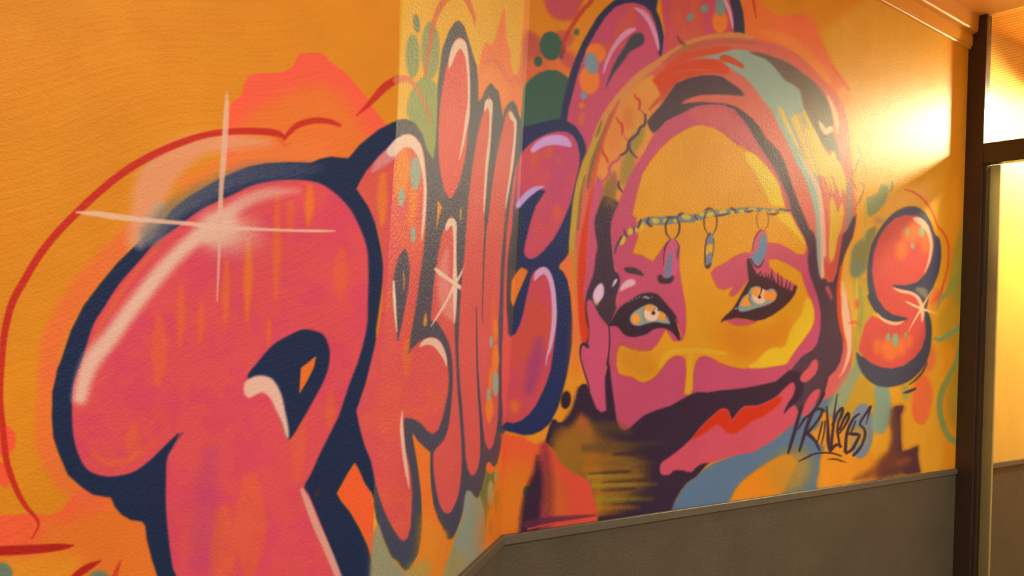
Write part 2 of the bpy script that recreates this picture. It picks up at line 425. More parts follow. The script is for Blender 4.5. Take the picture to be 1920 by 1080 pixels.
S('dash', (206,60,26), [(206,1120,12),(216,1078,10),(226,1052,3)], 3, 0.85)
# letter P
P('Po', NAVY, [(98,760),(98,735),(103,715),(108,690),(113,680),(133,620),(157,573),(187,533),(220,493),(247,467),(267,447),(300,420),(323,393),(353,369),(403,340),(433,325),(467,312),(500,306),(540,304),(583,305),(600,298),(620,294),(653,297),(662,287),(674,272),(690,259),(710,243),(735,230),(748,226),(757,300),(700,400),(722,500),(705,620),(712,900),(705,945),(697,925),(683,907),(672,880),(665,868),(652,888),(632,925),(640,940),(657,960),(675,992),(690,1025),(697,1047),(705,1090),(716,1170),(722,1420),(330,1420),(310,1140),(295,1080),(285,1050),(275,1010),(272,985),(266,978),(245,975),(228,965),(215,950),(208,933),(175,928),(155,915),(127,890),(110,850),(100,820),(97,780)], 1.8, smooth=False)
P('P', FILL, [(153,680),(173,613),(197,573),(223,533),(263,487),(293,453),(330,427),(377,393),(427,369),(467,350),(500,341),(540,337),(580,339),(612,350),(647,380),(667,410),(687,460),(691,507),(690,560),(688,613),(673,673),(655,721),(637,775),(622,807),(600,851),(583,889),(571,912),(580,930),(600,978),(618,1027),(638,1078),(658,1140),(675,1250),(680,1420),(360,1420),(345,1140),(330,1080),(323,1060),(315,1000),(311,950),(311,900),(313,862),(322,840),(336,812),(322,824),(300,845),(278,866),(250,885),(217,893),(190,892),(166,882),(150,860),(138,820),(135,770),(138,720)], 1.9, col2=(222,74,84))
# drips of other colour inside the P
for x, y0, y1, w, a, c in ((425,490,610,15,.55,ORA),(466,450,600,17,.75,ORA),(520,370,560,16,.5,ORA),(581,350,420,18,.8,ORA),(340,540,650,16,.45,ORA),(378,570,640,14,.4,ORA),(505,600,650,8,.5,ORA),(545,380,440,16,.4,ORA),(300,600,720,30,.35,ORA),(250,800,860,30,.3,ORA),(560,760,900,30,.25,ORA),(470,900,1080,60,.3,ORA),(420,960,1100,50,.3,ORA),(640,470,560,30,.3,ORA),(620,740,800,20,.35,ORA)):
    S(None, c, [(x,y0,w*.5),(x-1,(y0+y1)/2,w),(x-3,y1,w*.3)], 7, a)
S(None, (232,108,60), [(150,700,6),(185,618,8),(240,530,10),(282,480,10),(300,458,4)], 5, .6)
S(None, (232,110,56), [(175,850,6),(205,868,14),(250,858,12),(290,825,6)], 7, .5)
S(None, (178,66,96), [(395,850,30),(385,950,46),(380,1050,46)], 22, .35)
# mist over the outline, highlight and star
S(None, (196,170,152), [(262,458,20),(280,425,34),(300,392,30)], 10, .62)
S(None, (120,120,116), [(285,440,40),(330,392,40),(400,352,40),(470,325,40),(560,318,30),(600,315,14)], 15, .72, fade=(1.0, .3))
S('Ph', HL, [(150,745,26),(160,705,30),(175,672,34),(207,633,32),(233,597,30),(267,553,30),(300,512,30),(333,477,28),(367,447,30),(407,425,40)], 14, 1.0)
S('Ph', HL, [(407,425,34),(433,395,26),(467,374,24),(505,362,22),(535,359,14),(560,358,6)], 12, .9, fade=(1.0,.55))
E('Ph', HL, 412, 428, 40, 34, 13, .95); E(None, HL, 432, 440, 60, 34, 18, .6)
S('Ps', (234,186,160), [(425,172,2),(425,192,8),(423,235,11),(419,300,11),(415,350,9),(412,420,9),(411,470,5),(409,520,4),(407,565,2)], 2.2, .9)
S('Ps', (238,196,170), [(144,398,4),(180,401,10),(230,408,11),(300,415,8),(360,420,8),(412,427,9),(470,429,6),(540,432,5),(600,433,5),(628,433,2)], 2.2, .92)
S(None, NAVY, [(318,838,12),(330,824,7),(342,812,2)], 6, .5)
# counter of the P
P('Pc', NAVY, [(464,706),(481,682),(512,647),(540,630),(567,618),(592,621),(608,630),(617,652),(618,672),(614,695),(604,720),(588,750),(567,787),(544,823),(536,815),(520,770),(505,738),(478,720)], 1.8)
P('Pt', (240,116,40), [(564,690),(593,667),(589,688),(576,715),(561,739)], 1.3, smooth=False)
P('Ph', HL, [(458,738),(459,718),(473,707),(492,704),(512,712),(527,738),(535,772),(541,803),(541,824),(534,812),(527,790),(517,768),(506,746),(493,736),(478,741),(468,746)], 2.2)
S('Ph', (226,166,150), [(566,918,6),(576,940,12),(592,982,14),(612,1026,14),(632,1075,13),(650,1130,12),(668,1250,6)], 2.6, .95)
P(None, (200,60,28), [(600,915),(590,930),(597,930)], 3, .3)
P('bgL', (246,98,46), [(665,868),(672,880),(683,905),(696,926),(703,950),(708,985),(706,1050),(697,1047),(690,1020),(675,990),(657,960),(640,938),(632,925),(648,896)], 1.4, smooth=False)
P(None, (176,140,110), [(700,1000),(730,1040),(740,1240),(700,1240)], 9, .8)

# ------------------------------------------------------------------ column face
P(None, (238,194,58), [(757,-220),(990,-220),(970,400),(700,1000),(703,900),(745,225)], 1.0, .8, smooth=False)
E('gL', (112,142,116), 781, 44, 6, 18, 1.3, rot=-.12)
E('gL', (138,160,108), 774, 105, 13, 41, 1.5); E('gL', (138,160,108), 807, 94, 17, 54, 1.5)
P('gL', (142,164,100), [(763,200),(772,170),(786,150),(800,143),(815,155),(824,175),(826,215),(824,260),(818,300),(800,310),(790,262),(782,238),(768,228)], 1.6)
P('fl', (244,126,72), [(897,135),(903,100),(910,80),(922,84),(932,60),(940,30),(946,15),(948,45),(950,75),(957,95),(958,120),(966,140),(975,118),(980,60),(986,42),(984,160),(978,230),(950,230),(938,200),(924,160),(905,185),(897,190)], 1.6)
P(None, (248,150,70), [(900,150),(915,118),(930,125),(950,160),(955,190),(938,200),(925,160),(905,180)], 7, .75)
S('arcM', (216,104,66), [(797,142,5),(802,108,7),(808,69,8),(814,40,9),(825,14,11),(836,-2,13),(856,-10,12),(873,-4,12),(882,14,9),(889,32,6),(890,46,2)], 2, .85)
S('arcM', (222,124,92), [(744,150,14),(755,148,13),(768,150,11),(780,164,7),(792,184,6),(800,205,5),(808,234,3)], 2, .9)
S('arcM', (214,112,84), [(912,118,5),(922,112,7),(934,118,7),(944,136,5),(955,152,4),(966,145,5),(976,160,4)], 3, .6)
P('Ro', (52,68,82), [(742,250),(744,225),(760,223),(779,231),(792,252),(800,280),(812,300),(817,270),(819,230),(820,200),(821,156),(825,125),(829,94),(842,58),(852,43),(860,38),(870,48),(880,80),(887,104),(894,125),(896,150),(897,187),(900,190),(904,183),(911,167),(921,155),(928,165),(935,172),(938,192),(939,212),(943,222),(946,206),(953,195),(962,188),(969,200),(973,217),(981,232),(981,260),(972,300),(963,640),(957,690),(948,792),(946,812),(940,837),(933,867),(927,876),(921,871),(917,866),(912,870),(911,887),(906,908),(902,925),(894,935),(888,929),(883,921),(875,924),(871,950),(865,971),(856,996),(848,1010),(840,1012),(833,1003),(829,988),(821,973),(812,946),(808,915),(806,883),(807,849),(804,846),(796,840),(783,827),(773,812),(776,828),(780,850),(785,883),(790,925),(792,975),(790,1011),(785,1036),(777,1055),(768,1067),(760,1071),(752,1063),(745,1052),(735,1046),(727,1030),(719,1011),(712,991),(705,972),(701,945),(703,890),(714,640)], 1.2, smooth=False)
P('Rg', (234,150,50), [(820,373),(829,388),(824,405),(820,425),(817,432),(820,400)], 1.1, smooth=False)
P('Rg', (214,176,50), [(867,384),(865,398),(865,416),(862,408),(862,396)], 1.1, smooth=False)
P('Rg', (222,146,60), [(798,583),(801,597),(800,610),(794,612),(794,600)], 1.2, smooth=False)
P('Rg', (240,124,44), [(773,813),(783,827),(796,840),(805,847),(806,884),(808,915),(812,946),(821,973),(829,990),(838,1012),(848,1012),(830,1050),(795,1080),(768,1068),(785,1038),(791,1005),(792,965),(790,925),(785,883),(779,848)], 1.3, smooth=False)
P(None, (232,150,40), [(795,960),(825,990),(838,1012),(835,1060),(790,1090),(785,1040)], 10, .8)
P('R', (220,84,84), [(668,354),(675,340),(687,320),(710,293),(737,268),(754,254),(767,250),(780,257),(790,271),(796,294),(799,325),(800,367),(799,408),(798,431),(794,473),(790,504),(785,535),(781,567),(776,598),(771,625),(767,650),(764,667),(772,655),(783,643),(794,636),(808,632),(818,634),(827,643),(835,660),(840,684),(842,710),(840,737),(835,762),(829,787),(822,806),(812,814),(802,809),(792,797),(781,788),(769,784),(758,784),(757,795),(758,825),(761,846),(767,870),(771,895),(773,925),(772,956),(770,987),(765,1008),(757,1015),(749,1010),(740,996),(729,977),(720,957),(711,932),(705,910),(695,863),(683,834),(673,797),(668,770),(685,720),(695,680),(707,630),(713,593),(717,553),(718,500),(715,463),(706,423),(690,387)], 1.5, col2=(224,92,80), smooth=False)
for x, y0, y1, w, a in ((757,285,350,30,.95),(752,330,380,26,.8),(776,345,400,18,.9),(772,390,425,16,.6),(718,330,420,20,.7),(764,640,700,18,.4)):
    S(None, (238,138,46), [(x,y0,w*.6),(x-1,(y0+y1)/2,w),(x-2,y1,w*.4)], 7, a)
E('Rs', PALE, 779, 325, 10, 31, 1.4); E('Rs', PALE, 753, 369, 6, 17, 1.4); E('Rs', PALE, 775, 440, 5, 16, 1.4)
P('Rc', (52,68,82), [(760,467),(765,480),(768,504),(766,535),(761,567),(754,604),(750,622),(746,641),(744,622),(740,590),(736,562),(736,535),(739,515),(744,495),(748,482),(754,471)], 1.3)
S('Rg', (206,134,66), [(756,508,2),(758,528,3.5),(756,545,1.5)], 1.2, .9)
S('Rh', WHT, [(738,528,4),(739,555,6),(741,585,5),(744,622,2)], 1.4)
S('Rh', (222,160,158), [(698,322,4),(710,308,16),(724,296,22),(738,284,24)], 5, .7)
S('Rh', WHT, [(735,284,20),(748,270,22),(765,264,24),(780,274,18),(789,294,11),(794,320,7),(797,350,6),(796,390,6),(793,425,5),(791,450,2)], 2.2)
S('Rh', WHT, [(788,649,3),(797,642,10),(809,640,14),(820,646,15),(829,660,11),(835,674,6),(837,686,2)], 1.6, .92)
S('Rh', WHT, [(754,772,2),(753,798,6),(755,825,7),(758,853,7),(762,880,7),(765,900,4),(767,915,2)], 1.4, .85)
# I
P('Id', FILL, [(862,69),(853,76),(846,98),(837,124),(830,162),(825,198),(822,242),(822,283),(826,325),(834,358),(844,372),(852,363),(861,342),(868,318),(874,287),(878,242),(880,200),(881,167),(880,125),(877,95),(870,75)], 1.4)
S('Ih', WHT, [(842,128,2),(845,116,8),(850,98,12),(857,86,16),(864,82,18),(871,92,11),(876,112,6),(879,150,5),(879,190,5),(876,222,8),(871,252,5),(866,278,4),(861,300,1.5)], 1.6)
P('I', (218,88,86), [(846,405),(840,412),(835,423),(829,437),(825,456),(821,479),(817,504),(813,533),(810,567),(808,600),(817,602),(825,612),(833,625),(842,646),(847,671),(849,704),(848,735),(844,777),(840,804),(833,823),(825,833),(814,846),(812,860),(813,883),(817,915),(823,942),(830,957),(838,963),(846,959),(854,944),(860,925),(864,898),(866,862),(865,831),(863,795),(859,746),(857,715),(855,673),(853,631),(853,587),(854,546),(855,504),(855,463),(855,431),(853,414)], 1.3)
S(None, (238,176,170), [(838,470,6),(832,505,18),(834,550,26),(842,580,26),(850,600,8)], 8, .55)
S('Ih', WHT, [(837,430,4),(841,421,10),(847,416,14),(852,424,9),(853,448,6),(853,490,6),(853,530,9),(853,565,7),(852,605,2)], 1.5)
S('Is', WHT, [(817,505,6),(828,514,8),(842,524,6),(853,532,8),(880,552,5),(905,575,3),(911,582,1)], 1.4)
S('Is', WHT, [(885,472,1),(876,490,4),(862,518,4),(853,532,7),(840,560,4),(822,590,4),(808,612,1.5)], 1.4)
# N
P('N', (218,88,86), [(917,178),(911,190),(904,217),(900,231),(894,258),(890,283),(885,315),(881,346),(877,388),(874,425),(872,460),(868,504),(865,535),(862,577),(860,625),(859,650),(860,673),(862,715),(866,756),(869,798),(871,825),(873,858),(877,879),(883,892),(890,890),(896,879),(900,858),(901,831),(901,800),(906,808),(908,825),(913,838),(918,845),(925,835),(929,817),(932,800),(934,785),(935,740),(935,683),(935,600),(937,560),(939,504),(943,452),(947,410),(952,356),(958,304),(963,262),(966,231),(963,212),(955,203),(948,217),(942,237),(938,258),(930,300),(922,350),(914,420),(911,420),(911,388),(915,325),(919,262),(922,221),(923,190)], 1.3, smooth=False)
P('Ro', (52,68,82), [(923,180),(934,180),(942,215),(944,232),(937,258),(929,300),(922,340),(916,385),(913,420),(909,420),(911,380),(915,325),(918,280),(921,230)], 1.3)
S('Nl', (52,68,82), [(912,400,4.5),(909,450,3.5),(906,520,2.4),(905,570,1.8),(905,608,1)], 1.1)
S('Nl', (52,68,82), [(893,576,1.6),(894,630,2.6),(895,690,3.4),(898,740,4.4),(902,790,5.5),(905,835,8),(907,860,12)], 1.1)
for x, y0, y1, w, a in ((929,600,640,9,.9),(929,650,700,14,.95),(921,690,735,10,.8),(918,745,790,15,.95),(925,560,620,10,.3)):
    S(None, (242,136,46), [(x,y0,w*.5),(x,(y0+y1)/2,w),(x-1,y1,w*.4)], 3, a)
E('Ns', PALE, 921, 641, 3.2, 12, 1.2); E('Ns', PALE, 929, 720, 6, 23, 1.2); E('Ns', PALE, 916, 740, 3.5, 13, 1.2)
S('Nh', WHT, [(909,208,2),(912,198,8),(917,192,13),(920,206,8),(920,225,5),(918,262,5),(915,290,6),(912,320,5),(909,367,4),(907,400,1.5)], 1.3)
S('Nh', WHT, [(957,212,6),(960,220,9),(966,230,6),(965,262,5),(961,300,6),(957,330,5),(952,362,4),(948,390,1.5)], 1.3)
# wedge of the C on the column face, grey strip beside it
P('C', FILL, [(985,270),(975,294),(969,308),(963,335),(959,362),(955,398),(950,431),(947,483),(944,546),(943,608),(942,642),(941,694),(941,746),(944,777),(948,790),(975,810),(990,700),(990,400)], 1.2, smooth=False)
# green and teal at the foot of the column
P('fl', (248,122,66), [(946,812),(941,837),(934,867),(930,880),(936,900),(932,950),(918,980),(910,1000),(905,1070),(945,1010),(952,900),(955,815)], 1.4, smooth=False)
P(None, (240,150,44), [(915,975),(940,940),(950,1000),(900,1070)], 7, .8)
P('fl', (250,116,62), [(917,866),(922,872),(927,877),(932,880),(926,884),(920,888),(914,884),(912,876)], 1.2)
P('gB', (88,126,72), [(912,884),(920,888),(928,886),(926,920),(921,945),(914,965),(909,1002),(907,960),(898,932),(904,915),(908,900)], 1.3)
E('gB', PALE, 920, 925, 6, 24, 1.2); E('gB', PALE, 930, 892, 3, 11, 1.2); E('gB', (98,132,70), 933, 945, 6, 27, 1.2); E('gB', (106,120,44), 920, 990, 3, 14, 1.2)
P('bB', (140,164,154), [(873,925),(880,920),(888,930),(893,936),(900,932),(905,945),(909,975),(910,1010),(908,1060),(880,1130),(790,1240),(760,1240),(800,1110),(835,1060),(848,1030),(856,997),(866,970)], 1.6)
P(None, (172,156,90), [(835,1050),(860,1030),(880,1080),(820,1200),(780,1160)], 9, .7)
P('bB', (150,158,130), [(706,985),(716,1005),(727,1032),(736,1048),(748,1060),(760,1074),(772,1068),(790,1080),(800,1120),(770,1240),(690,1240),(694,1080)], 3)
P(None, (180,160,80), [(768,1062),(800,1050),(812,1085),(800,1130),(760,1110)], 9, .9)
S(None, (232,140,40), [(832,1000,10),(828,1040,22),(818,1080,24),(800,1120,20)], 6, .9)

# ------------------------------------------------------------------ long wall: letters C, E and their ground
P('mR', (206,86,92), [(1021,-30),(1023,10),(1032,28),(1050,38),(1075,36),(1088,14),(1098,-30)], 3)
P('mR', (196,86,86), [(985,62),(1000,60),(1013,72),(1020,90),(1030,120),(1010,140),(982,160),(980,100)], 4, .85)
P('mR', (200,84,90), [(1040,62),(1060,58),(1076,66),(1070,85),(1058,92),(1045,82)], 4, .8)
P('bgC', (232,118,64), [(1000,108),(1040,100),(1070,92),(1082,104),(1070,140),(1050,134),(1020,132),(1000,145),(984,160),(984,125)], 4, .85)
P('mR', (202,84,90), [(1052,90),(1062,94),(1078,108),(1072,128),(1058,122),(1050,108)], 3, .8)
P('gR', TEAL, [(975,250),(982,163),(995,148),(1010,137),(1027,131),(1045,132),(1057,139),(1066,146),(1056,222),(1040,240),(990,262)], 1.6, smooth=False)
S(None, (60,50,60), [(1053,78,4),(1056,92,8),(1052,108,6)], 3, .55)
E('gR', TEAL, 1033, 86, 21, 27, 1.7, rot=-.1); E('gR', TEAL, 1009, 115, 8, 10, 1.6); E('gR', (84,110,76), 1081, 60, 5.5, 6.5, 2)
S('arcE', (200,60,50), [(1118,-12,7),(1108,3,8),(1094,18,8),(1080,37,8),(1067,58,8),(1057,80,7),(1053,98,3)], 2.4, .85)
# E body
P('E', (208,82,100), [(1056,232),(1062,200),(1070,165),(1082,130),(1098,95),(1118,55),(1140,25),(1165,6),(1195,4),(1218,18),(1234,50),(1240,90),(1238,112),(1200,140),(1160,180),(1130,215),(1110,265),(1098,300),(1090,260),(1075,240)], 1.4)
for x, y0, y1, w, a in ((1185,15,60,22,.3),(1165,40,90,20,.3),(1140,80,110,20,.3)):
    S(None, (238,120,60), [(x,y0,w*.5),(x-3,(y0+y1)/2,w),(x-6,y1,w*.3)], 7, a)
P('Eo', (40,48,78), [(1050,228),(1055,195),(1062,162),(1070,134),(1080,107),(1092,80),(1105,57),(1120,32),(1135,15),(1150,2),(1166,-8),(1190,-14),(1210,-8),(1222,-4),(1234,-14),(1233,4),(1230,18),(1236,32),(1241,48),(1245,70),(1247,98),(1237,107),(1235,100),(1235,84),(1234,66),(1229,44),(1220,22),(1207,10),(1190,5),(1172,6),(1154,13),(1136,31),(1120,55),(1105,82),(1092,112),(1082,142),(1075,170),(1067,200),(1062,230)], 1.4, smooth=False)
P('Ec', (62,70,78), [(1135,168),(1140,150),(1148,128),(1158,108),(1170,90),(1180,72),(1190,63),(1202,62),(1208,70),(1206,82),(1194,90),(1180,98),(1172,110),(1158,128),(1146,146)], 1.8)
S('Eh', (226,164,176), [(1132,136,3),(1137,118,6),(1146,98,7),(1157,80,9),(1170,66,11),(1181,58,10),(1190,55,5)], 2)
S('Eh', (226,164,176), [(1190,15,2),(1200,20,8),(1210,28,10),(1220,44,9),(1228,64,8),(1233,82,6),(1235,94,2)], 1.9)
E('Es', (244,134,54), 1117, 100, 19, 19, 1.8); E('Es', (244,134,54), 1105, 150, 19, 27, 2)
E('Es', (132,160,164), 1109, 119, 13, 20, 1.6, rot=-.2); E('Es', (132,160,164), 1094, 179, 6, 8, 1.5); E('Es', (240,130,70), 1091, 198, 6, 6, 2.5, .8)
S(None, (240,130,70), [(1092,215,8),(1090,228,12)], 5, .5)
# letter behind the hood
P('bgT', (244,124,58), [(1395,-20),(1412,-12),(1440,16),(1455,28),(1480,30),(1505,27),(1525,37),(1532,57),(1542,82),(1555,110),(1572,135),(1592,168),(1590,200),(1562,172),(1540,150),(1515,130),(1490,110),(1465,92),(1440,82),(1395,78)], 2.4)
P('bgT', (248,116,72), [(1452,40),(1480,32),(1506,28),(1524,38),(1532,58),(1540,82),(1556,112),(1560,142),(1530,110),(1505,80),(1480,58)], 5, .8)
S(None, (246,146,66), [(1430,60,14),(1470,74,20),(1505,98,22),(1535,128,20),(1555,152,10)], 7, .7)
S(None, (240,160,60), [(1585,175,26),(1592,200,26),(1586,220,20)], 8, .8)
S('bgT', (232,92,70), [(1560,125,3),(1575,145,6),(1592,168,4)], 3, .6)
S('arcE', (196,60,32), [(1411,-8,3),(1414,10,4),(1418,34,2)], 1.8, .9)
P('T', (212,84,94), [(1236,-40),(1240,10),(1246,60),(1240,110),(1400,76),(1385,10),(1368,-40)], 1.3, smooth=False, col2=(220,100,80), noise='v')
P('To', (44,52,74), [(1364,-40),(1369,4),(1374,24),(1376,44),(1376,70),(1396,72),(1396,50),(1393,20),(1387,0),(1382,-40)], 1.5, smooth=False)
E('Ts', (244,136,50), 1350, 40, 14, 22, 1.8); E('Ts', (130,160,156), 1351, 11, 10, 19, 1.6); E('Ts', (130,160,156), 1321, 16, 7, 8, 1.6); E('Ts', (130,160,150), 1294, 32, 6, 8, 1.6)
S('Th', (226,176,184), [(1352,-12,3),(1361,4,6),(1368,22,6),(1373,44,4),(1374,52,2)], 1.6)
# C
P('Co', (30,46,82), [(978,238),(995,235),(1020,228),(1045,223),(1062,226),(1080,238),(1092,256),(1098,272),(1099,285),(1092,302),(1088,315),(1081,342),(1075,375),(1070,425),(1067,450),(1066,475),(1060,485),(1050,496),(1048,503),(1057,510),(1065,526),(1070,552),(1074,600),(1072,650),(1067,682),(1062,707),(1055,735),(1047,762),(1040,780),(1030,795),(1015,808),(997,815),(980,816),(962,811),(948,808),(940,800),(952,640),(962,400)], 1.5, smooth=False)
P('C', (204,78,100), [(974,296),(979,285),(990,273),(1005,261),(1025,251),(1045,246),(1062,247),(1075,255),(1083,270),(1087,290),(1087,306),(1083,325),(1077,350),(1070,380),(1060,405),(1050,427),(1038,448),(1027,462),(1015,475),(1003,484),(993,486),(985,481),(982,471),(986,450),(992,425),(998,405),(1005,385),(1014,372),(1023,357),(1007,355),(990,368),(973,387),(966,400),(970,330)], 1.4, smooth=False, col2=(214,84,92))
P('C', (208,76,86), [(940,800),(952,640),(958,631),(967,625),(975,607),(981,587),(986,562),(991,540),(996,518),(1002,508),(1012,502),(1022,501),(1030,510),(1036,530),(1041,555),(1044,585),(1042,625),(1037,662),(1032,695),(1024,720),(1015,740),(1005,760),(992,777),(977,789),(962,794),(950,791)], 1.4, smooth=False, col2=(210,82,72))
P('C', FILL, [(941,694),(942,642),(953,625),(958,632),(953,690),(948,790),(944,777),(941,746)], 1.0, smooth=False)
P('Co', (40,52,66), [(979,392),(969,392),(962,418),(957,445),(952,485),(950,535),(950,577),(953,610),(957,634),(963,600),(970,560)], 1.2, smooth=False)
S(None, (150,60,108), [(1010,640,16),(1004,680,26),(992,730,20)], 12, .6); E(None, (236,120,50), 965, 762, 9, 14, 5, .8)
for x, y, w in ((1000,300,18),(1030,285,16),(1048,300,10),(1070,335,10),(1045,395,16)): E(None, (232,110,70), x, y, w*.4, w, 5, .45)
P('Cg', (238,130,44), [(986,505),(977,501),(968,511),(959,527),(957,560),(962,577),(970,555),(980,532),(990,509)], 1.3, smooth=False)
P('bgC', (246,122,66), [(1049,497),(1060,486),(1068,477),(1074,470),(1082,520),(1090,590),(1094,640),(1084,660),(1074,640),(1074,600),(1070,550),(1064,523),(1056,508)], 1.4, smooth=False)
S('Ch', (216,176,206), [(1000,281,10),(1010,272,14),(1024,265,17),(1042,262,19),(1058,265,18),(1068,272,8)], 3.2)
S('Ch', (204,176,204), [(972,385,10),(985,369,12),(1000,357,11),(1014,351,5),(1020,350,2)], 2.2)
S('Ch', (218,176,190), [(1003,524,4),(1009,513,12),(1020,507,13),(1030,518,10),(1036,540,9),(1039,570,9),(1039,600,9),(1036,625,8),(1031,652,6),(1026,668,3),(1024,684,1.5)], 1.7)
# ground under the C and around the veil
P('bgC', (240,98,54), [(940,812),(965,816),(985,820),(1005,830),(1022,828),(1012,845),(1012,880),(990,930),(985,1010),(925,1030),(940,900)], 3, smooth=False)
P(None, (228,130,28), [(940,880),(1000,870),(1000,920),(990,990),(985,1010),(900,1040)], 20, .95)
P('bgC', (234,156,36), [(1090,600),(1096,650),(1098,700),(1092,724),(1080,748),(1066,784),(1054,792),(1044,790),(1036,784),(1048,764),(1056,736),(1064,706),(1070,670),(1076,640)], 1.8, smooth=False)
P('bgC', (232,150,40), [(1032,797),(1028,810),(1022,828),(1005,832),(985,824),(1000,818),(1016,809)], 1.8, smooth=False)
P(None, (240,120,60), [(1076,600),(1090,600),(1094,640),(1090,690),(1072,700)], 8, .6)
E('gR', (56,96,58), 990, 923, 9, 12, 1.8)
# ------------------------------------------------------------------ painted woman: hood
P('hood', SALM, [(1076,500),(1073,460),(1074,420),(1080,372),(1090,322),(1100,290),(1118,250),(1134,210),(1160,172),(1190,143),(1225,118),(1265,94),(1310,76),(1360,68),(1420,74),(1465,86),(1502,107),(1535,140),(1565,175),(1585,210),(1592,260),(1600,340),(1606,400),(1600,440),(1588,470),(1578,500),(1572,560),(1574,600),(1590,640),(1590,690),(1570,730),(1540,752),(1500,770),(1400,760),(1250,800),(1120,780),(1105,700),(1090,640),(1082,560)], 1.6)
# fence-like net at the left
P('hn', (232,152,66), [(1110,300),(1122,258),(1140,222),(1160,190),(1185,163),(1210,146),(1228,142),(1240,158),(1243,176),(1236,200),(1222,225),(1222,250),(1240,262),(1235,285),(1215,312),(1205,335),(1196,360),(1185,400),(1172,420),(1150,440),(1146,420),(1155,395),(1140,372),(1125,372),(1118,345),(1106,330)], 2)
E(None, (236,164,66), 1218, 168, 20, 20, 4, .8); E(None, (232,160,64), 1192, 205, 15, 24, 4, .8); E(None, (226,168,62), 1203, 245, 18, 18, 5, .8); E(None, (242,150,78), 1215, 180, 9, 9, 5, .8)
E(None, (236,140,66), 1150, 260, 15, 24, 5, .7); E(None, (226,116,70), 1178, 222, 10, 24, 6, .6); E(None, (240,156,72), 1160, 316, 10, 16, 4, .8); E(None, (240,150,74), 1130, 310, 12, 22, 4, .7)
E(None, (226,118,88), 1190, 340, 18, 50, 8, .8); P(None, (214,96,96), [(1180,340),(1195,330),(1190,365),(1185,400),(1165,430),(1150,450),(1148,425),(1158,395)], 5, .85)
S(None, (146,140,56), [(1206,238,8),(1196,258,22),(1182,288,18),(1176,315,24),(1168,340,12)], 7, .75)
S(None, (140,110,56), [(1152,325,6),(1145,350,24),(1138,372,30),(1135,392,30)], 7, .85)
for pts in ([(1190,178,3),(1193,184,4),(1199,189,5),(1199,200,5),(1198,206,3)], [(1156,220,3),(1160,228,4),(1166,234,5),(1167,246,5),(1166,252,3)], [(1129,276,3),(1131,288,5),(1137,296,5),(1140,304,4)]):
    S('hn', (214,66,36), pts, 1.6, .95)
for pts in ([(1200,204,2),(1207,213,3),(1211,220,3)], [(1168,252,2),(1174,260,2.5),(1179,266,3)], [(1164,290,5),(1158,300,6),(1148,306,6),(1143,314,6),(1143,324,5),(1150,332,4),(1158,340,4)], [(1142,326,5),(1136,335,5),(1126,343,4),(1117,352,4)], [(1202,304,3),(1207,316,4),(1204,328,3),(1192,342,3),(1184,356,4),(1180,368,3)]):
    S('hn', (200,92,106), pts, 1.6, .95)
for pts in ([(1210,215,4),(1210,226,5),(1208,234,5),(1200,240,5),(1196,250,5),(1188,257,6),(1181,264,6),(1178,274,6),(1176,282,5),(1170,288,5),(1165,291,4)], [(1180,272,4),(1181,280,5),(1186,288,4),(1194,296,3)], [(1160,341,4),(1160,350,5),(1165,357,4),(1168,362,3)]):
    S('hn', (92,66,82), pts, 1.4)
# outer border lines
S('hy', (222,150,86), [(1108,292,10),(1118,262,16),(1133,230,20),(1150,202,20),(1170,175,18),(1200,142,15),(1236,116,12),(1266,95,10),(1293,80,9),(1320,71,8),(1352,66,9),(1386,66,10),(1410,70,6)], 2.6, .95)
S('hy', (200,168,62), [(1142,222,4),(1126,250,12),(1112,278,14),(1102,302,14),(1094,326,14),(1086,352,13),(1080,384,12),(1076,420,11),(1073,450,10),(1074,480,8)], 2.6)
S(None, (122,110,56), [(1128,228,3),(1122,246,6),(1118,256,3)], 2, .8)
S(None, (112,92,50), [(1146,214,4),(1132,250,7),(1121,280,10),(1112,304,9),(1106,330,7),(1102,352,4)], 3, .75)
S(None, (118,104,50), [(1097,330,3),(1090,360,5),(1086,400,5),(1083,430,4)], 2.5, .7)
P('bgC', (240,130,60), [(1072,480),(1080,470),(1082,540),(1084,600),(1090,650),(1078,640),(1072,560),(1066,520)], 2.5, .9)
S(None, (198,150,52), [(1075,470,7),(1077,500,6),(1080,560,3)], 2.5, .8)
S('hr', (214,84,60), [(1160,190,4),(1146,220,8),(1134,250,8),(1124,285,8),(1116,318,8),(1110,350,8),(1105,390,10)], 3, .8)
P('hr', (224,62,24), [(1112,350),(1106,372),(1098,400),(1090,440),(1084,490),(1083,540),(1085,590),(1088,622),(1092,641),(1101,641),(1105,620),(1103,590),(1099,570),(1095,548),(1098,520),(1100,480),(1102,440),(1106,400),(1113,370)], 2.2)
P('hs', (206,86,108), [(1120,330),(1112,365),(1106,400),(1103,440),(1101,480),(1098,520),(1094,548),(1097,572),(1104,560),(1108,535),(1114,512),(1118,490),(1118,460),(1114,425),(1118,400),(1124,376),(1132,352)], 2)
P('hd', (66,46,62), [(1128,376),(1134,368),(1146,372),(1160,380),(1156,396),(1150,412),(1145,430),(1147,455),(1150,487),(1153,508),(1160,512),(1164,526),(1160,542),(1155,560),(1156,577),(1166,576),(1170,590),(1160,615),(1142,614),(1127,597),(1117,580),(1110,566),(1104,562),(1101,575),(1104,605),(1106,625),(1104,642),(1108,655),(1098,648),(1098,644),(1104,625),(1099,600),(1097,572),(1100,550),(1106,532),(1113,512),(1117,480),(1120,462),(1116,437),(1115,415),(1120,398)], 1.7)
S(None, (140,112,60), [(1140,360,8),(1144,380,22),(1140,398,16)], 8, .55)
S(None, (66,46,62), [(1142,392,14),(1132,402,24),(1130,420,26)], 7, .9)
S(None, (60,70,64), [(1270,68,2),(1275,77,4),(1283,84,5)], 2.5, .75)
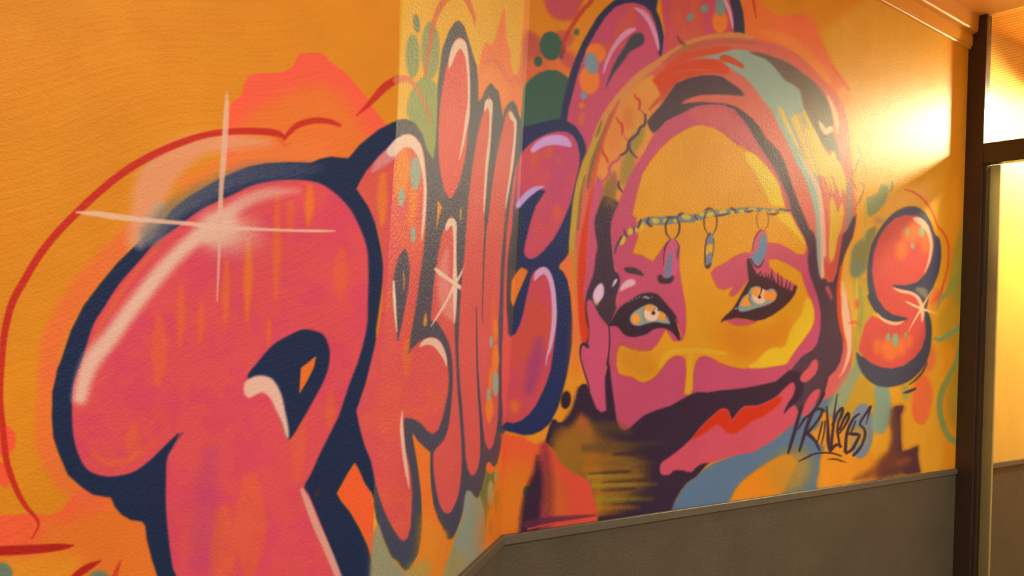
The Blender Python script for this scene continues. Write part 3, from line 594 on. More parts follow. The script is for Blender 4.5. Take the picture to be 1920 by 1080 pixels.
E(None, (130,140,70), 1285, 88, 7, 5, 3, .7)
S(None, (118,116,104), [(1352,76,3),(1385,78,6),(1415,80,2)], 2.5, .6)
# red streaks across the top
S('hr', (200,104,78), [(1242,118,4),(1270,100,10),(1300,87,12),(1340,79,11),(1380,77,8),(1412,82,3)], 2.6, .85)
P('hr', (222,84,50), [(1250,120),(1268,108),(1290,97),(1320,92),(1345,87),(1366,86),(1371,92),(1356,98),(1330,103),(1308,108),(1288,114),(1262,124),(1246,130)], 2)
P('hm', (158,172,168), [(1300,112),(1320,106),(1345,102),(1360,103),(1390,118),(1380,126),(1360,118),(1350,112),(1330,112)], 1.8)
P('hr', (222,74,36), [(1224,150),(1240,134),(1262,123),(1285,117),(1315,110),(1342,112),(1358,120),(1368,130),(1362,140),(1342,137),(1315,139),(1290,146),(1268,156),(1252,172),(1240,180),(1236,172),(1230,160)], 2)
S(None, (214,110,78), [(1262,138,2),(1280,133,3),(1310,131,3),(1330,132,2)], 1.6, .6)
S('hr', (206,88,48), [(1218,205,4),(1232,190,8),(1246,178,8),(1256,172,5)], 2.5, .85)
# right part: mint band, yellow streaks, brown bands
P('hm', MINT, [(1345,104),(1362,96),(1382,93),(1402,95),(1418,102),(1436,108),(1455,122),(1468,140),(1484,154),(1500,172),(1506,195),(1512,225),(1516,260),(1524,300),(1536,340),(1541,380),(1543,430),(1542,480),(1541,522),(1536,516),(1532,480),(1530,440),(1529,408),(1522,375),(1510,338),(1494,307),(1480,275),(1470,255),(1458,230),(1446,207),(1428,184),(1414,165),(1398,147),(1378,134),(1358,118)], 1.8)
P('hr', (212,76,44), [(1349,107),(1356,103),(1368,105),(1384,114),(1395,123),(1391,128),(1378,122),(1364,117),(1352,114)], 1.5)
P('hw', (228,196,84), [(1458,200),(1466,204),(1480,220),(1492,214),(1502,212),(1514,206),(1524,222),(1534,240),(1544,268),(1554,290),(1566,282),(1573,300),(1582,322),(1588,345),(1586,365),(1580,352),(1577,372),(1570,352),(1564,364),(1556,345),(1550,330),(1556,358),(1548,360),(1541,332),(1534,328),(1522,322),(1506,298),(1492,272),(1478,245),(1466,222)], 2.2)
S(None, MINT, [(1472,205,4),(1482,228,7),(1494,258,6),(1505,285,5)], 3, .8)
S(None, (176,160,160), [(1492,205,3),(1505,240,5),(1516,275,4)], 3, .7)
S(None, (226,164,120), [(1484,238,4),(1496,262,7),(1508,290,6),(1520,318,4)], 3, .7)
S(None, (162,164,150), [(1500,205,4),(1508,225,8),(1516,240,3)], 2.5, .8)
S(None, (232,176,130), [(1512,200,3),(1524,218,6),(1538,246,5)], 2.5, .7)
S(None, (156,170,140), [(1520,285,2),(1528,305,4),(1534,325,2)], 2.5, .7)
S(None, (150,168,170), [(1474,212,3),(1486,240,5),(1498,268,4),(1512,300,2)], 2, .7)
S(None, (206,120,110), [(1560,330,2),(1566,350,5),(1570,368,6)], 2, .8)
S(None, (216,112,100), [(1544,332,3),(1550,352,6),(1554,372,6)], 2, .85)
S(None, (230,180,140), [(1496,225,2),(1508,252,5),(1522,286,5),(1530,306,2)], 2.4, .6)
S('hp', (236,188,158), [(1506,300,3),(1518,322,7),(1530,345,8),(1537,368,8),(1541,400,9),(1543,440,10),(1544,480,9),(1542,518,5)], 2)
P('hd', (112,96,88), [(1405,98),(1425,99),(1452,107),(1480,119),(1505,137),(1530,157),(1547,180),(1557,200),(1562,225),(1561,243),(1567,262),(1573,282),(1576,300),(1571,300),(1563,282),(1552,285),(1543,272),(1532,250),(1524,236),(1512,212),(1505,190),(1500,170),(1490,160),(1474,152),(1465,142),(1452,126),(1435,111),(1418,104)], 1.8)  # brown band lightened: glare veil put into its colour
P(None, (232,190,146), [(1534,226),(1542,232),(1549,240),(1557,236),(1563,242),(1556,250),(1546,252),(1538,240)], 2, .95)
S('hp', (240,200,160), [(1552,180,3),(1563,205,9),(1569,230,9),(1570,248,3)], 3, .8)  # pale stroke paints the glare along the hood's outer edge
S('hs', (228,104,76), [(1452,92,3),(1480,104,8),(1504,122,9),(1528,142,7),(1552,164,7),(1570,182,6),(1585,199,2)], 2.4, .8)
P('hw', (228,186,60), [(1556,376),(1562,372),(1567,386),(1572,398),(1576,382),(1581,384),(1582,402),(1577,430),(1570,450),(1566,475),(1561,490),(1556,486),(1554,460),(1556,430),(1556,400)], 1.6)
S('hm', (140,146,128), [(1590,345,6),(1592,375,8),(1592,405,9),(1590,425,7),(1586,442,4)], 2.2, .9)
# main purple-brown band: arch, right side, jaw
P('hd', (76,56,68), [(1213,228),(1222,216),(1240,197),(1257,172),(1267,157),(1290,147),(1315,141),(1340,141),(1355,144),(1370,155),(1385,165),(1396,176),(1392,180),(1370,178),(1345,177),(1315,178),(1295,183),(1283,189),(1277,196),(1291,193),(1315,191),(1340,193),(1360,194),(1380,200),(1395,210),(1410,222),(1424,238),(1437,260),(1450,272),(1462,285),(1472,307),(1482,337),(1490,362),(1500,387),(1510,410),(1518,430),(1526,436),(1530,450),(1532,487),(1536,515),(1540,524),(1548,522),(1553,530),(1562,528),(1568,512),(1574,475),(1580,440),(1588,432),(1594,420),(1599,408),(1606,402),(1603,425),(1598,447),(1590,465),(1582,487),(1574,512),(1571,545),(1572,587),(1576,612),(1581,630),(1581,655),(1576,678),(1567,695),(1556,705),(1547,713),(1546,730),(1540,745),(1524,768),(1508,785),(1500,780),(1490,760),(1478,745),(1468,715),(1455,714),(1468,705),(1480,694),(1490,680),(1502,666),(1522,654),(1530,642),(1536,620),(1537,587),(1532,560),(1525,540),(1517,517),(1511,495),(1514,470),(1506,443),(1493,420),(1483,400),(1475,367),(1464,344),(1452,317),(1438,296),(1420,270),(1404,243),(1390,222),(1372,204),(1355,197),(1325,197),(1305,200),(1285,210),(1265,219),(1248,228),(1235,243),(1225,250),(1218,242)], 1.5, smooth=False)  # maroon lightened the same way, glare mixed into the colour
P('hs', (214,94,92), [(1548,538),(1553,536),(1558,546),(1561,560),(1558,563),(1553,552),(1549,546)], 1.8, .8)
P('hs', (208,84,72), [(1546,480),(1552,495),(1560,492),(1567,475),(1573,445),(1578,440),(1575,470),(1569,500),(1562,522),(1554,528),(1548,515),(1545,500)], 1.8)
# pale and red edge right of the band
P('hs', (216,98,96), [(1572,560),(1590,560),(1597,600),(1600,640),(1597,682),(1590,705),(1577,728),(1560,747),(1542,756),(1537,750),(1545,733),(1547,714),(1566,697),(1578,676),(1582,650),(1577,610)], 1.8)
P('hy', (230,172,66), [(1584,480),(1592,462),(1600,450),(1602,480),(1602,540),(1604,600),(1598,600),(1592,570),(1580,545),(1576,520)], 2.2)
S('hr', (222,76,36), [(1577,500,4),(1572,540,6),(1573,580,7),(1577,610,7),(1583,632,6),(1588,648,2)], 1.8)
S('hp', (238,196,162), [(1580,530,4),(1583,560,10),(1586,590,15),(1590,620,15),(1593,650,9),(1589,675,6),(1580,698,3),(1574,706,1)], 2.6)
P('oliveR', (186,164,64), [(1598,500),(1612,520),(1626,520),(1634,560),(1640,596),(1624,610),(1618,650),(1602,690),(1598,640),(1604,600),(1600,560)], 3.5, .85)
S(None, (150,160,90), [(1612,540,6),(1616,580,8),(1612,620,6)], 3, .8); S(None, (220,190,70), [(1607,520,4),(1606,570,4),(1604,610,4)], 2, .8)
E(None, (222,92,60), 1607, 570, 4, 9, 2.2, .9); S(None, (230,104,64), [(1592,606,3),(1604,604,6),(1612,610,3)], 2.5, .7)

# ------------------------------------------------------------------ face
P('face', PINK, [(1146,415),(1153,396),(1163,372),(1178,335),(1192,310),(1210,282),(1222,258),(1235,244),(1250,229),(1268,219),(1288,209),(1306,200),(1330,196),(1358,197),(1376,205),(1393,224),(1407,246),(1423,272),(1440,298),(1454,320),(1466,346),(1477,369),(1486,402),(1496,422),(1508,445),(1516,468),(1513,492),(1519,517),(1527,540),(1534,560),(1539,587),(1538,620),(1532,644),(1524,656),(1504,668),(1492,682),(1482,696),(1470,707),(1455,716),(1430,722),(1400,728),(1375,731),(1350,733),(1327,737),(1307,736),(1292,742),(1257,762),(1230,769),(1207,779),(1190,794),(1180,803),(1170,807),(1160,802),(1155,787),(1150,750),(1145,712),(1142,675),(1141,640),(1142,612),(1156,577),(1164,526),(1150,487),(1147,455)], 1.4, smooth=False)
P(None, (214,104,98), [(1290,208),(1340,200),(1385,225),(1440,305),(1470,360),(1480,400),(1450,370),(1420,300),(1370,260),(1320,234)], 6, .6)
P('fy', FACE, [(1186,402),(1195,360),(1205,326),(1219,303),(1236,281),(1257,261),(1280,246),(1298,237),(1316,234),(1340,241),(1360,253),(1380,270),(1400,281),(1420,292),(1435,310),(1447,325),(1460,346),(1466,366),(1471,387),(1482,401),(1493,424),(1505,444),(1513,464),(1508,478),(1494,477),(1480,467),(1460,457),(1440,455),(1440,487),(1455,485),(1472,492),(1490,502),(1502,512),(1507,530),(1513,546),(1520,562),(1525,580),(1526,600),(1520,617),(1506,637),(1491,657),(1482,670),(1474,682),(1455,686),(1425,690),(1390,691),(1370,687),(1350,680),(1335,671),(1322,667),(1311,669),(1304,680),(1300,700),(1299,733),(1290,736),(1282,742),(1285,720),(1287,695),(1285,672),(1277,667),(1265,667),(1252,675),(1240,692),(1230,704),(1220,712),(1207,717),(1197,714),(1185,706),(1170,704),(1160,700),(1156,685),(1157,665),(1162,649),(1170,649),(1182,655),(1200,659),(1220,658),(1232,646),(1242,630),(1248,618),(1262,640),(1278,640),(1285,627),(1287,605),(1286,575),(1281,548),(1277,525),(1274,500),(1273,470),(1268,455),(1262,448),(1254,450),(1246,458),(1240,468),(1224,490),(1203,478),(1186,475),(1191,460),(1197,445),(1195,425),(1193,408)], 1.3, smooth=False)
P(None, (220,136,24), [(1350,600),(1420,620),(1470,600),(1480,640),(1430,668),(1370,670),(1340,640)], 16, .8)
P(None, (216,140,28), [(1160,655),(1220,665),(1230,700),(1180,700)], 8, .6)
P('fl2', (236,206,50), [(1398,286),(1415,290),(1435,310),(1447,325),(1460,346),(1466,366),(1471,387),(1460,386),(1447,383),(1436,362),(1425,340),(1412,317),(1401,303)], 2)
P('fl2', (236,202,48), [(1458,404),(1480,400),(1493,424),(1505,444),(1511,460),(1503,452),(1490,436),(1472,420)], 2.2)
P('fl2', (236,198,40), [(1513,558),(1521,564),(1526,582),(1526,602),(1520,617),(1506,637),(1491,657),(1482,670),(1474,682),(1455,686),(1425,690),(1403,688),(1420,676),(1434,660),(1450,652),(1470,650),(1478,632),(1485,614),(1496,600),(1502,590),(1508,572)], 2)
S('fl2', (230,184,44), [(1236,690,4),(1246,672,9),(1262,660,10),(1285,658,10),(1310,657,10),(1340,660,8),(1362,664,3)], 3, .8)
S('fl2', (230,180,40), [(1294,662,10),(1293,690,9),(1292,715,10),(1291,736,10)], 2.4, .85)
# brow shadow and cheeks
P('fb', (206,88,100), [(1332,512),(1340,502),(1360,492),(1377,480),(1395,473),(1410,474),(1424,470),(1436,455),(1460,457),(1480,467),(1495,477),(1512,478),(1516,500),(1509,516),(1500,510),(1490,502),(1472,492),(1455,485),(1441,487),(1443,500),(1455,512),(1477,526),(1494,535),(1488,552),(1460,548),(1430,535),(1403,525),(1390,542),(1377,556),(1367,555),(1369,546),(1375,537),(1357,544),(1345,540),(1337,525)], 1.6, smooth=False)
P('fb', (206,84,96), [(1360,599),(1380,596),(1400,600),(1420,602),(1405,609),(1385,611),(1370,607)], 1.6)
P('fbr', (70,48,60), [(1170,504),(1176,501),(1190,502),(1199,507),(1207,515),(1203,517),(1190,514),(1176,511)], 1.4)
P('fg', (232,188,190), [(1162,546),(1165,536),(1173,527),(1184,523),(1191,527),(1190,534),(1178,539),(1168,544)], 1.8)
# ear
P('ear', (208,84,104), [(1104,562),(1110,566),(1117,580),(1127,597),(1140,612),(1142,630),(1141,650),(1137,676),(1134,700),(1135,725),(1138,750),(1137,769),(1127,772),(1117,764),(1112,750),(1107,732),(1102,717),(1095,700),(1090,678),(1088,658),(1093,650),(1100,650),(1104,640),(1106,622),(1104,600),(1101,585),(1101,570)], 1.3)
S('hd', (60,42,60), [(1102,650,6),(1094,645,6),(1089,651,4),(1088,668,2.5),(1094,692,2.5),(1101,714,3),(1106,732,2)], 1.3)
P('eo', (234,204,210), [(1112,551),(1118,538),(1127,531),(1132,538),(1132,552),(1127,562),(1118,571),(1113,563)], 1.4)
P('eo', (234,204,210), [(1148,537),(1151,527),(1156,522),(1157,527),(1153,533),(1149,538)], 1.2)
P(None, (230,150,90), [(1114,564),(1122,568),(1118,574)], 2, .7)
# left eye
P('eyeL', (52,32,50), [(1142,610),(1152,592),(1160,579),(1172,569),(1186,560),(1200,552),(1212,549),(1222,549),(1233,552),(1243,562),(1252,573),(1262,585),(1268,596),(1272,612),(1275,634),(1272,638),(1262,625),(1250,617),(1238,615),(1225,618),(1213,626),(1200,630),(1185,632),(1170,627),(1160,615),(1152,611)], 1.3)
S('eyeL', (52,32,50), [(1258,584,1.5),(1266,592,2),(1271,606,1.5)], 1)
S(None, (236,150,50), [(1267,598,1),(1271,610,2),(1274,620,2),(1279,632,1)], 1, .9)
P('elw', (150,168,158), [(1181,597),(1187,586),(1197,579),(1208,573),(1218,570),(1228,573),(1236,581),(1246,588),(1253,598),(1256,607),(1243,606),(1228,604),(1212,607),(1198,611),(1186,608)], 1.2)
E('eli', (244,166,74), 1192, 598, 8, 10, 1.2); E('eli', (242,208,186), 1222, 588, 15, 14, 1.2); E('eli', (246,158,60), 1218, 578, 9, 6, 1.3); E('eli', (246,160,66), 1241, 594, 7, 8, 1.3)
E(None, (242,214,196), 1222, 592, 9, 8, 1.5, .9)
S('elw', (110,120,120), [(1206,580,1.5),(1206,592,2),(1210,604,1.5)], .9, .8)
S(None, (60,36,30), [(1229,577,1),(1225,583,1.6)], .8, .8); E('elp', (44,24,18), 1225, 587, 3.6, 3.6, 1.0); E('elp', (60,36,40), 1235, 581, 3, 2, 1)
S('ell', (140,160,158), [(1205,558,1.5),(1210,557,5),(1216,559,4),(1218,560,1)], 1.1, .9); S('ell', (140,160,158), [(1221,555,1.5),(1223,559,1.5)], .9, .8)
for x, y in ((1180,565),(1186,562),(1193,560),(1199,557)): E('ell', (180,180,176), x, y, 1.4, 1.4, .8, .8)
S('hd', (60,40,56), [(1142,608,2.5),(1143,640,2.5),(1141,665,3),(1139,684,5)], 1.1)
# right eye
P('eyeR', (66,40,50), [(1352,606),(1353,600),(1358,594),(1366,587),(1375,578),(1384,562),(1394,544),(1404,526),(1402,510),(1400,490),(1402,484),(1407,486),(1411,499),(1419,514),(1430,519),(1440,522),(1452,528),(1463,536),(1476,542),(1486,546),(1487,540),(1490,534),(1495,538),(1490,552),(1481,565),(1466,579),(1447,592),(1432,599),(1415,602),(1402,599),(1380,596),(1366,599),(1358,601)], 1.3, smooth=False)
for a in (((1420,518),(1427,508)), ((1430,520),(1427,509)), ((1437,522),(1434,511)), ((1445,525),(1448,506)), ((1452,528),(1446,513)), ((1459,533),(1459,511)), ((1466,537),(1465,517)), ((1473,540),(1476,524)), ((1479,543),(1482,527)), ((1440,524),(1441,513))):
    (x, y), (u, v) = a; S('erl', (72,44,52), [(x,y,4),((x+u)/2,(y+v)/2,2.6),(u,v,1)], 1, .95)
P('erw', (146,166,160), [(1384,577),(1388,566),(1394,556),(1402,550),(1407,541),(1414,537),(1422,537),(1427,541),(1437,544),(1446,541),(1453,544),(1457,552),(1454,561),(1447,568),(1432,574),(1415,579),(1398,584),(1387,584)], 1.2)
P('eri', (248,166,62), [(1388,572),(1393,562),(1402,552),(1404,562),(1408,572),(1398,574)], 1.1)
E('eri', (242,206,184), 1424, 555, 14, 15, 1.2); P('eri', (248,162,66), [(1410,552),(1410,544),(1417,539),(1425,539),(1424,547),(1421,556)], 1.2)
P('eri', (248,160,66), [(1431,548),(1438,545),(1440,553),(1437,565),(1432,560)], 1.3); E('eri', (248,156,58), 1447, 555, 8, 10, 1.2)
S('erw', (96,86,84), [(1406,551,1.6),(1405,562,2),(1411,571,1.5)], .9, .8)
S('erp', (60,36,34), [(1428,540,3.5),(1427,547,2.4),(1424,555,1.4)], .9); E('erp', (44,26,20), 1424, 557, 3, 3, 1)
S(None, (190,190,190), [(1378,580,1),(1381,578,3)], .8, .8)

# ------------------------------------------------------------------ chain, rings, pendants
S('chain', (112,132,134), [(1151,478,1),(1156,466,3),(1166,448,3),(1176,438,4),(1188,430,4),(1200,420,4)], 1.3, .8)
S('chain', (112,134,136), [(1200,418,6),(1215,414,14),(1240,414,16),(1262,412,15),(1285,409,16),(1305,409,14),(1325,402,13),(1352,399,12),(1375,396,10),(1402,393,9),(1427,393,7),(1465,395,4),(1484,395,2)], 1.6)
for x, y, rx, ry, r in ((1168,451,4.5,10,.5),(1182,434,5,7,.1),(1193,432,3.5,5,0),(1204,425,3,10,.3),(1229,414,7,5,.3),(1247,414,4,4,0),(1266,414,4,4,0),(1287,407,9,5,.1),(1308,414,4,4,0),(1316,402,5,4,0),(1332,402,9,5,-.2),(1355,397,8,4,-.1),(1374,398,5,4,0),(1391,396,6,3.5,-.1),(1411,393,8,3.5,0),(1434,395,6,3,0),(1450,395,5,2.5,0),(1466,397,4,2,0)):
    E('cl', (222,192,64), x, y, rx, ry, 1.3, .95, rot=r)
for pts in ([(1152,476,2),(1156,462,4),(1164,446,4),(1166,442,2)], [(1170,428,2),(1172,438,4),(1175,446,2)], [(1188,424,2),(1189,434,3),(1190,438,1)], [(1197,428,2),(1199,418,5),(1202,412,3)], [(1217,408,3),(1214,416,5),(1219,423,5),(1223,424,2)], [(1251,407,3),(1258,408,5),(1264,408,2)], [(1271,406,3),(1276,401,5),(1282,400,2)], [(1303,402,2),(1304,408,4),(1308,412,3)], [(1322,394,3),(1330,391,5),(1337,393,2)], [(1344,405,3),(1355,403,4),(1366,400,2)], [(1370,390,3),(1376,393,5),(1380,399,3)], [(1396,396,2),(1404,397,4),(1412,394,2)], [(1440,401,2),(1450,402,4),(1459,399,2)], [(1462,391,2),(1474,394,3),(1486,394,2)]):
    S('cl', (76,56,76), pts, 1.2, .9)
def vring(key, cx, y0, y1, rx, w, col=(84,56,54)):
    ym = (y0 + y1) / 2
    for s in (-1, 1):
        S(key, col, [(cx+s*rx*.45,y0,w*.5),(cx+s*rx*.92,(y0+ym)/2+1,w),(cx+s*rx,ym,w),(cx+s*rx*.85,(y1+ym)/2,w*.9),(cx+s*rx*.3,y1,w*.5)], 1.0)
vring('rg0', 1261, 406, 449, 13, 3.6); vring('rg1', 1332, 394, 441, 12, 2.6); vring('rg2', 1430, 392, 433, 11, 1.8, (130,82,60))
P('pd0', (208,90,112), [(1255,450),(1262,447),(1269,450),(1273,462),(1274,482),(1272,505),(1262,520),(1246,520),(1245,500),(1245,480),(1248,462)], 1.4)
P('pd0', (104,134,146), [(1256,476),(1261,474),(1259,496),(1257,518),(1249,521),(1246,514),(1250,494)], 1.6)
S('pd0', (70,46,60), [(1244,498,1.5),(1245,475,2.5),(1249,460,3),(1256,450,1.5)], 1); S('pd0', (96,56,76), [(1268,452,1.5),(1273,462,3),(1271,474,5),(1271,486,2)], 1.6, .9)
P('pd0', (58,38,52), [(1233,518),(1240,515),(1244,521),(1252,522),(1259,518),(1263,517),(1263,524),(1257,531),(1246,532),(1236,530)], 1.5)
P('pd1', (122,134,142), [(1326,442),(1332,437),(1337,442),(1339,460),(1336,482),(1333,500),(1326,502),(1322,490),(1322,462)], 1.3)
P('pd1', (226,178,52), [(1323,462),(1337,458),(1336,476),(1331,472),(1324,480)], 1.5)
S('pd1', (74,52,66), [(1322,492,3),(1322,470,2.4),(1325,448,2.5),(1331,438,3)], 1); S('pd1', (74,52,66), [(1338,448,2),(1338,462,1.6),(1336,480,2)], 1, .8); P('pd1', (64,44,60), [(1321,492),(1326,498),(1333,492),(1331,501),(1326,504),(1322,500)], 1.3)
P('pd2', (206,100,112), [(1424,433),(1430,430),(1435,433),(1438,446),(1437,465),(1431,484),(1425,499),(1420,499),(1411,492),(1407,480),(1412,456),(1417,442)], 1.4)
P('pd2', (110,146,156), [(1428,440),(1436,442),(1438,455),(1436,472),(1430,488),(1420,496),(1411,490),(1408,480),(1420,470),(1424,455)], 1.8)
S('pd2', (120,62,84), [(1411,470,1.5),(1414,450,2.4),(1420,438,3),(1427,431,2)], 1.1); S('pd2', (66,58,72), [(1408,485,2),(1414,496,3),(1421,501,3.5),(1427,497,3),(1432,487,2)], 1.1)

# ------------------------------------------------------------------ veil and lower shapes
P('blue', (92,124,136), [(1250,960),(1262,945),(1275,922),(1288,905),(1302,896),(1320,880),(1340,868),(1380,852),(1420,838),(1450,824),(1478,800),(1492,785),(1510,770),(1540,752),(1575,735),(1596,700),(1612,670),(1610,700),(1590,750),(1570,790),(1545,842),(1541,855),(1538,875),(1541,912),(1536,960)], 2)
P(None, (150,168,128), [(1596,690),(1612,660),(1620,690),(1610,720),(1590,760),(1560,780),(1550,765)], 6, .9)
P('oliveR', (196,154,48), [(1608,712),(1620,706),(1640,724),(1660,730),(1650,760),(1630,800),(1600,800),(1580,790),(1574,780),(1590,752)], 5, .95)
P(None, (236,152,38), [(1520,812),(1534,800),(1545,770),(1570,795),(1600,800),(1640,860),(1660,920),(1541,925),(1538,875),(1541,855),(1548,840),(1535,832)], 3, .95)
P('blo', (234,142,26), [(1368,950),(1372,932),(1378,919),(1390,904),(1410,887),(1435,870),(1460,857),(1478,852),(1494,862),(1490,880),(1480,900),(1466,925),(1440,950)], 2.2)
P(None, (200,150,50), [(1440,880),(1480,846),(1510,850),(1520,880),(1500,915),(1460,925)], 12, .75)
E('bo', (118,140,146), 1615, 808, 23, 52, 2, rot=.08)
P(None, (206,152,54), [(1580,815),(1600,805),(1620,800),(1626,815),(1618,832),(1600,838),(1585,836)], 5, .75)
P('tealR', (132,164,146), [(1640,722),(1664,724),(1670,748),(1671,775),(1664,800),(1655,812),(1642,812),(1634,795),(1641,760)], 3)
P('tealR', (150,164,110), [(1692,722),(1700,724),(1704,745),(1699,752),(1692,742)], 3.5, .85)
P('veil', (50,33,56), [(1085,727),(1092,720),(1100,720),(1105,732),(1112,750),(1118,765),(1127,773),(1137,770),(1135,740),(1134,710),(1138,690),(1143,680),(1146,712),(1151,750),(1156,787),(1161,801),(1170,807),(1180,803),(1190,794),(1207,779),(1230,769),(1257,761),(1292,741),(1307,735),(1327,736),(1350,732),(1375,730),(1400,727),(1430,721),(1455,715),(1480,694),(1510,700),(1505,740),(1480,770),(1400,830),(1330,868),(1322,874),(1310,888),(1300,897),(1287,906),(1275,922),(1265,940),(1258,960),(1090,985),(1100,900),(1058,864),(1036,842),(1022,828),(1026,815),(1032,800),(1034,788),(1042,786),(1046,792),(1055,791),(1065,784),(1073,770),(1079,752),(1082,738)], 1.4, smooth=False)
P('vo', (204,124,24), [(1082,792),(1096,786),(1108,800),(1114,830),(1120,860),(1125,890),(1122,930),(1116,905),(1100,890),(1078,888),(1058,868),(1040,846),(1050,812),(1066,806)], 11, 1)
P('vo', (196,128,26), [(1040,850),(1056,830),(1090,830),(1110,860),(1130,890),(1128,940),(1120,966),(1112,915),(1098,890),(1060,872)], 6, .9)
S(None, (196,98,48), [(1088,780,10),(1092,800,26),(1096,830,24)], 12, .8)
S('vo', (146,104,34), [(1085,850,110),(1130,885,120),(1165,890,90),(1190,895,40)], 26, .75)
S(None, (110,84,46), [(1120,800,16),(1150,800,22),(1180,810,10)], 10, .5)
for x0, x1, y, w, a, c in ((1098,1190,838,16,.6,(96,70,44)),(1150,1230,832,9,.5,(120,92,44)),(1110,1150,860,20,.75,(180,108,30)),(1120,1210,868,16,.5,(140,108,40)),(1104,1185,893,8,.95,(176,150,34)),(1110,1170,902,12,.8,(170,124,28)),(1112,1212,909,7,.95,(178,152,36)),(1120,1160,925,14,.85,(176,118,28)),(1118,1205,936,14,.85,(164,146,34)),(1116,1180,952,16,.9,(190,128,26)),(1118,1150,964,8,.8,(196,122,22)),(1100,1160,878,10,.7,(190,116,26))):
    S('vo', c, [(x0,y+2,w),((x0+x1)/2,y,w*.85),(x1+18,y-1,w*.2)], 8, a, fade=(1.0,.55))
for x0, x1, y, w, a in ((1105,1180,886,4,.7),(1130,1210,902,5,.6),(1128,1190,918,6,.5),(1150,1220,850,10,.7),(1120,1180,968,5,.8),(1145,1200,944,4,.4)):
    S('veil', (54,36,46), [(x0,y+2,w*.4),((x0+x1)/2,y,w),(x1,y-2,w)], 4, a)
S(None, (50,33,56), [(1034,800,8),(1030,816,7),(1026,832,4)], 3, .9); S(None, (50,33,56), [(1092,735,20),(1082,765,18),(1064,792,14)], 9, .8)
E('oval', (46,32,44), 1061, 750, 9.5, 17, 1.6, rot=.12)
P('lump', (228,84,62), [(1020,826),(1028,834),(1036,846),(1046,862),(1060,878),(1080,891),(1097,896),(1106,907),(1112,925),(1117,950),(1121,976),(1121,1000),(984,1010),(984,982),(986,965),(990,940),(997,927),(1005,905),(1010,880),(1011,855),(1012,838)], 1.5, smooth=False)
P(None, (214,110,40), [(1024,880),(1040,880),(1060,930),(1060,965),(1020,965),(1014,940)], 10, .8)
S(None, (110,40,66), [(1022,836,12),(1020,870,26),(1018,905,40),(1012,940,52),(1008,975,56),(1006,1005,56)], 14, .6)
S(None, (50,30,56), [(1008,856,2),(1008,885,14),(1004,910,26),(998,940,34),(994,975,36),(992,1005,36)], 10, .95)
S(None, (96,40,64), [(990,985,18),(1030,976,14),(1075,971,9),(1116,966,3)], 4, .8)
S(None, (240,84,70), [(990,992,3),(1040,981,3),(1118,970,2)], 1.6, .8)
P('scarf', (212,82,92), [(1237,880),(1238,872),(1243,865),(1255,857),(1277,840),(1297,821),(1316,798),(1336,779),(1351,767),(1360,766),(1367,772),(1372,786),(1380,777),(1395,762),(1420,760),(1440,752),(1457,742),(1470,729),(1480,720),(1487,717),(1491,726),(1487,742),(1477,757),(1470,776),(1480,765),(1490,761),(1496,772),(1500,780),(1494,790),(1480,802),(1465,812),(1450,825),(1430,837),(1415,847),(1390,852),(1365,857),(1345,864),(1328,869),(1317,872),(1308,877),(1300,885),(1290,885),(1280,882),(1265,882),(1255,890),(1245,891),(1239,888)], 1.4)
P('veil', (50,33,56), [(1327,868),(1322,874),(1312,885),(1304,894),(1294,898),(1296,888),(1304,878),(1314,871)], 1.4)
P('sr', (212,48,16), [(1297,823),(1316,800),(1336,781),(1351,769),(1359,768),(1366,774),(1372,789),(1381,779),(1396,764),(1421,762),(1441,754),(1459,744),(1466,749),(1458,760),(1436,777),(1415,787),(1402,796),(1390,805),(1376,813),(1363,810),(1354,801),(1343,796),(1330,806),(1312,817)], 2)
P('scarf', (214,88,92), [(1500,711),(1504,701),(1516,688),(1524,676),(1531,674),(1534,686),(1529,701),(1516,714),(1506,717)], 1.4)
P('scarf', (214,84,92), [(1504,776),(1510,755),(1519,740),(1531,730),(1538,733),(1532,751),(1520,770),(1509,781)], 1.4)
S(None, (74,54,64), [(1550,700,10),(1546,722,8),(1542,742,5)], 1.2)
P('brown', (92,54,60), [(1672,765),(1680,762),(1694,760),(1694,768),(1689,778),(1689,822),(1691,846),(1696,848),(1708,842),(1722,835),(1721,850),(1722,867),(1726,886),(1700,890),(1640,900),(1650,870),(1665,850),(1672,820),(1668,790)], 5, .95, smooth=False)
P('brown', (82,48,58), [(1674,765),(1680,762),(1694,760),(1693,769),(1688,778),(1689,822),(1691,847),(1708,842),(1722,835),(1720,850),(1722,867),(1726,886),(1700,890),(1690,880),(1682,850),(1684,800),(1680,772)], 1.5, smooth=False, alpha=.9)
S(None, (120,66,50), [(1604,898,4),(1640,885,18),(1668,862,28),(1690,865,24)], 12, .75); S(None, (150,92,50), [(1686,868,10),(1704,862,8)], 7, .6)
P('coR', (246,118,66), [(1726,702),(1738,706),(1746,722),(1748,745),(1744,770),(1732,793),(1720,792),(1712,775),(1710,750),(1712,725)], 3)
P('coR', (246,120,78), [(1742,655),(1750,650),(1754,668),(1750,690),(1738,698),(1728,694),(1738,675)], 4, .85)
S(None, (240,100,60), [(1712,760,4),(1716,785,5),(1730,794,4),(1743,775,3)], 2.5, .5)
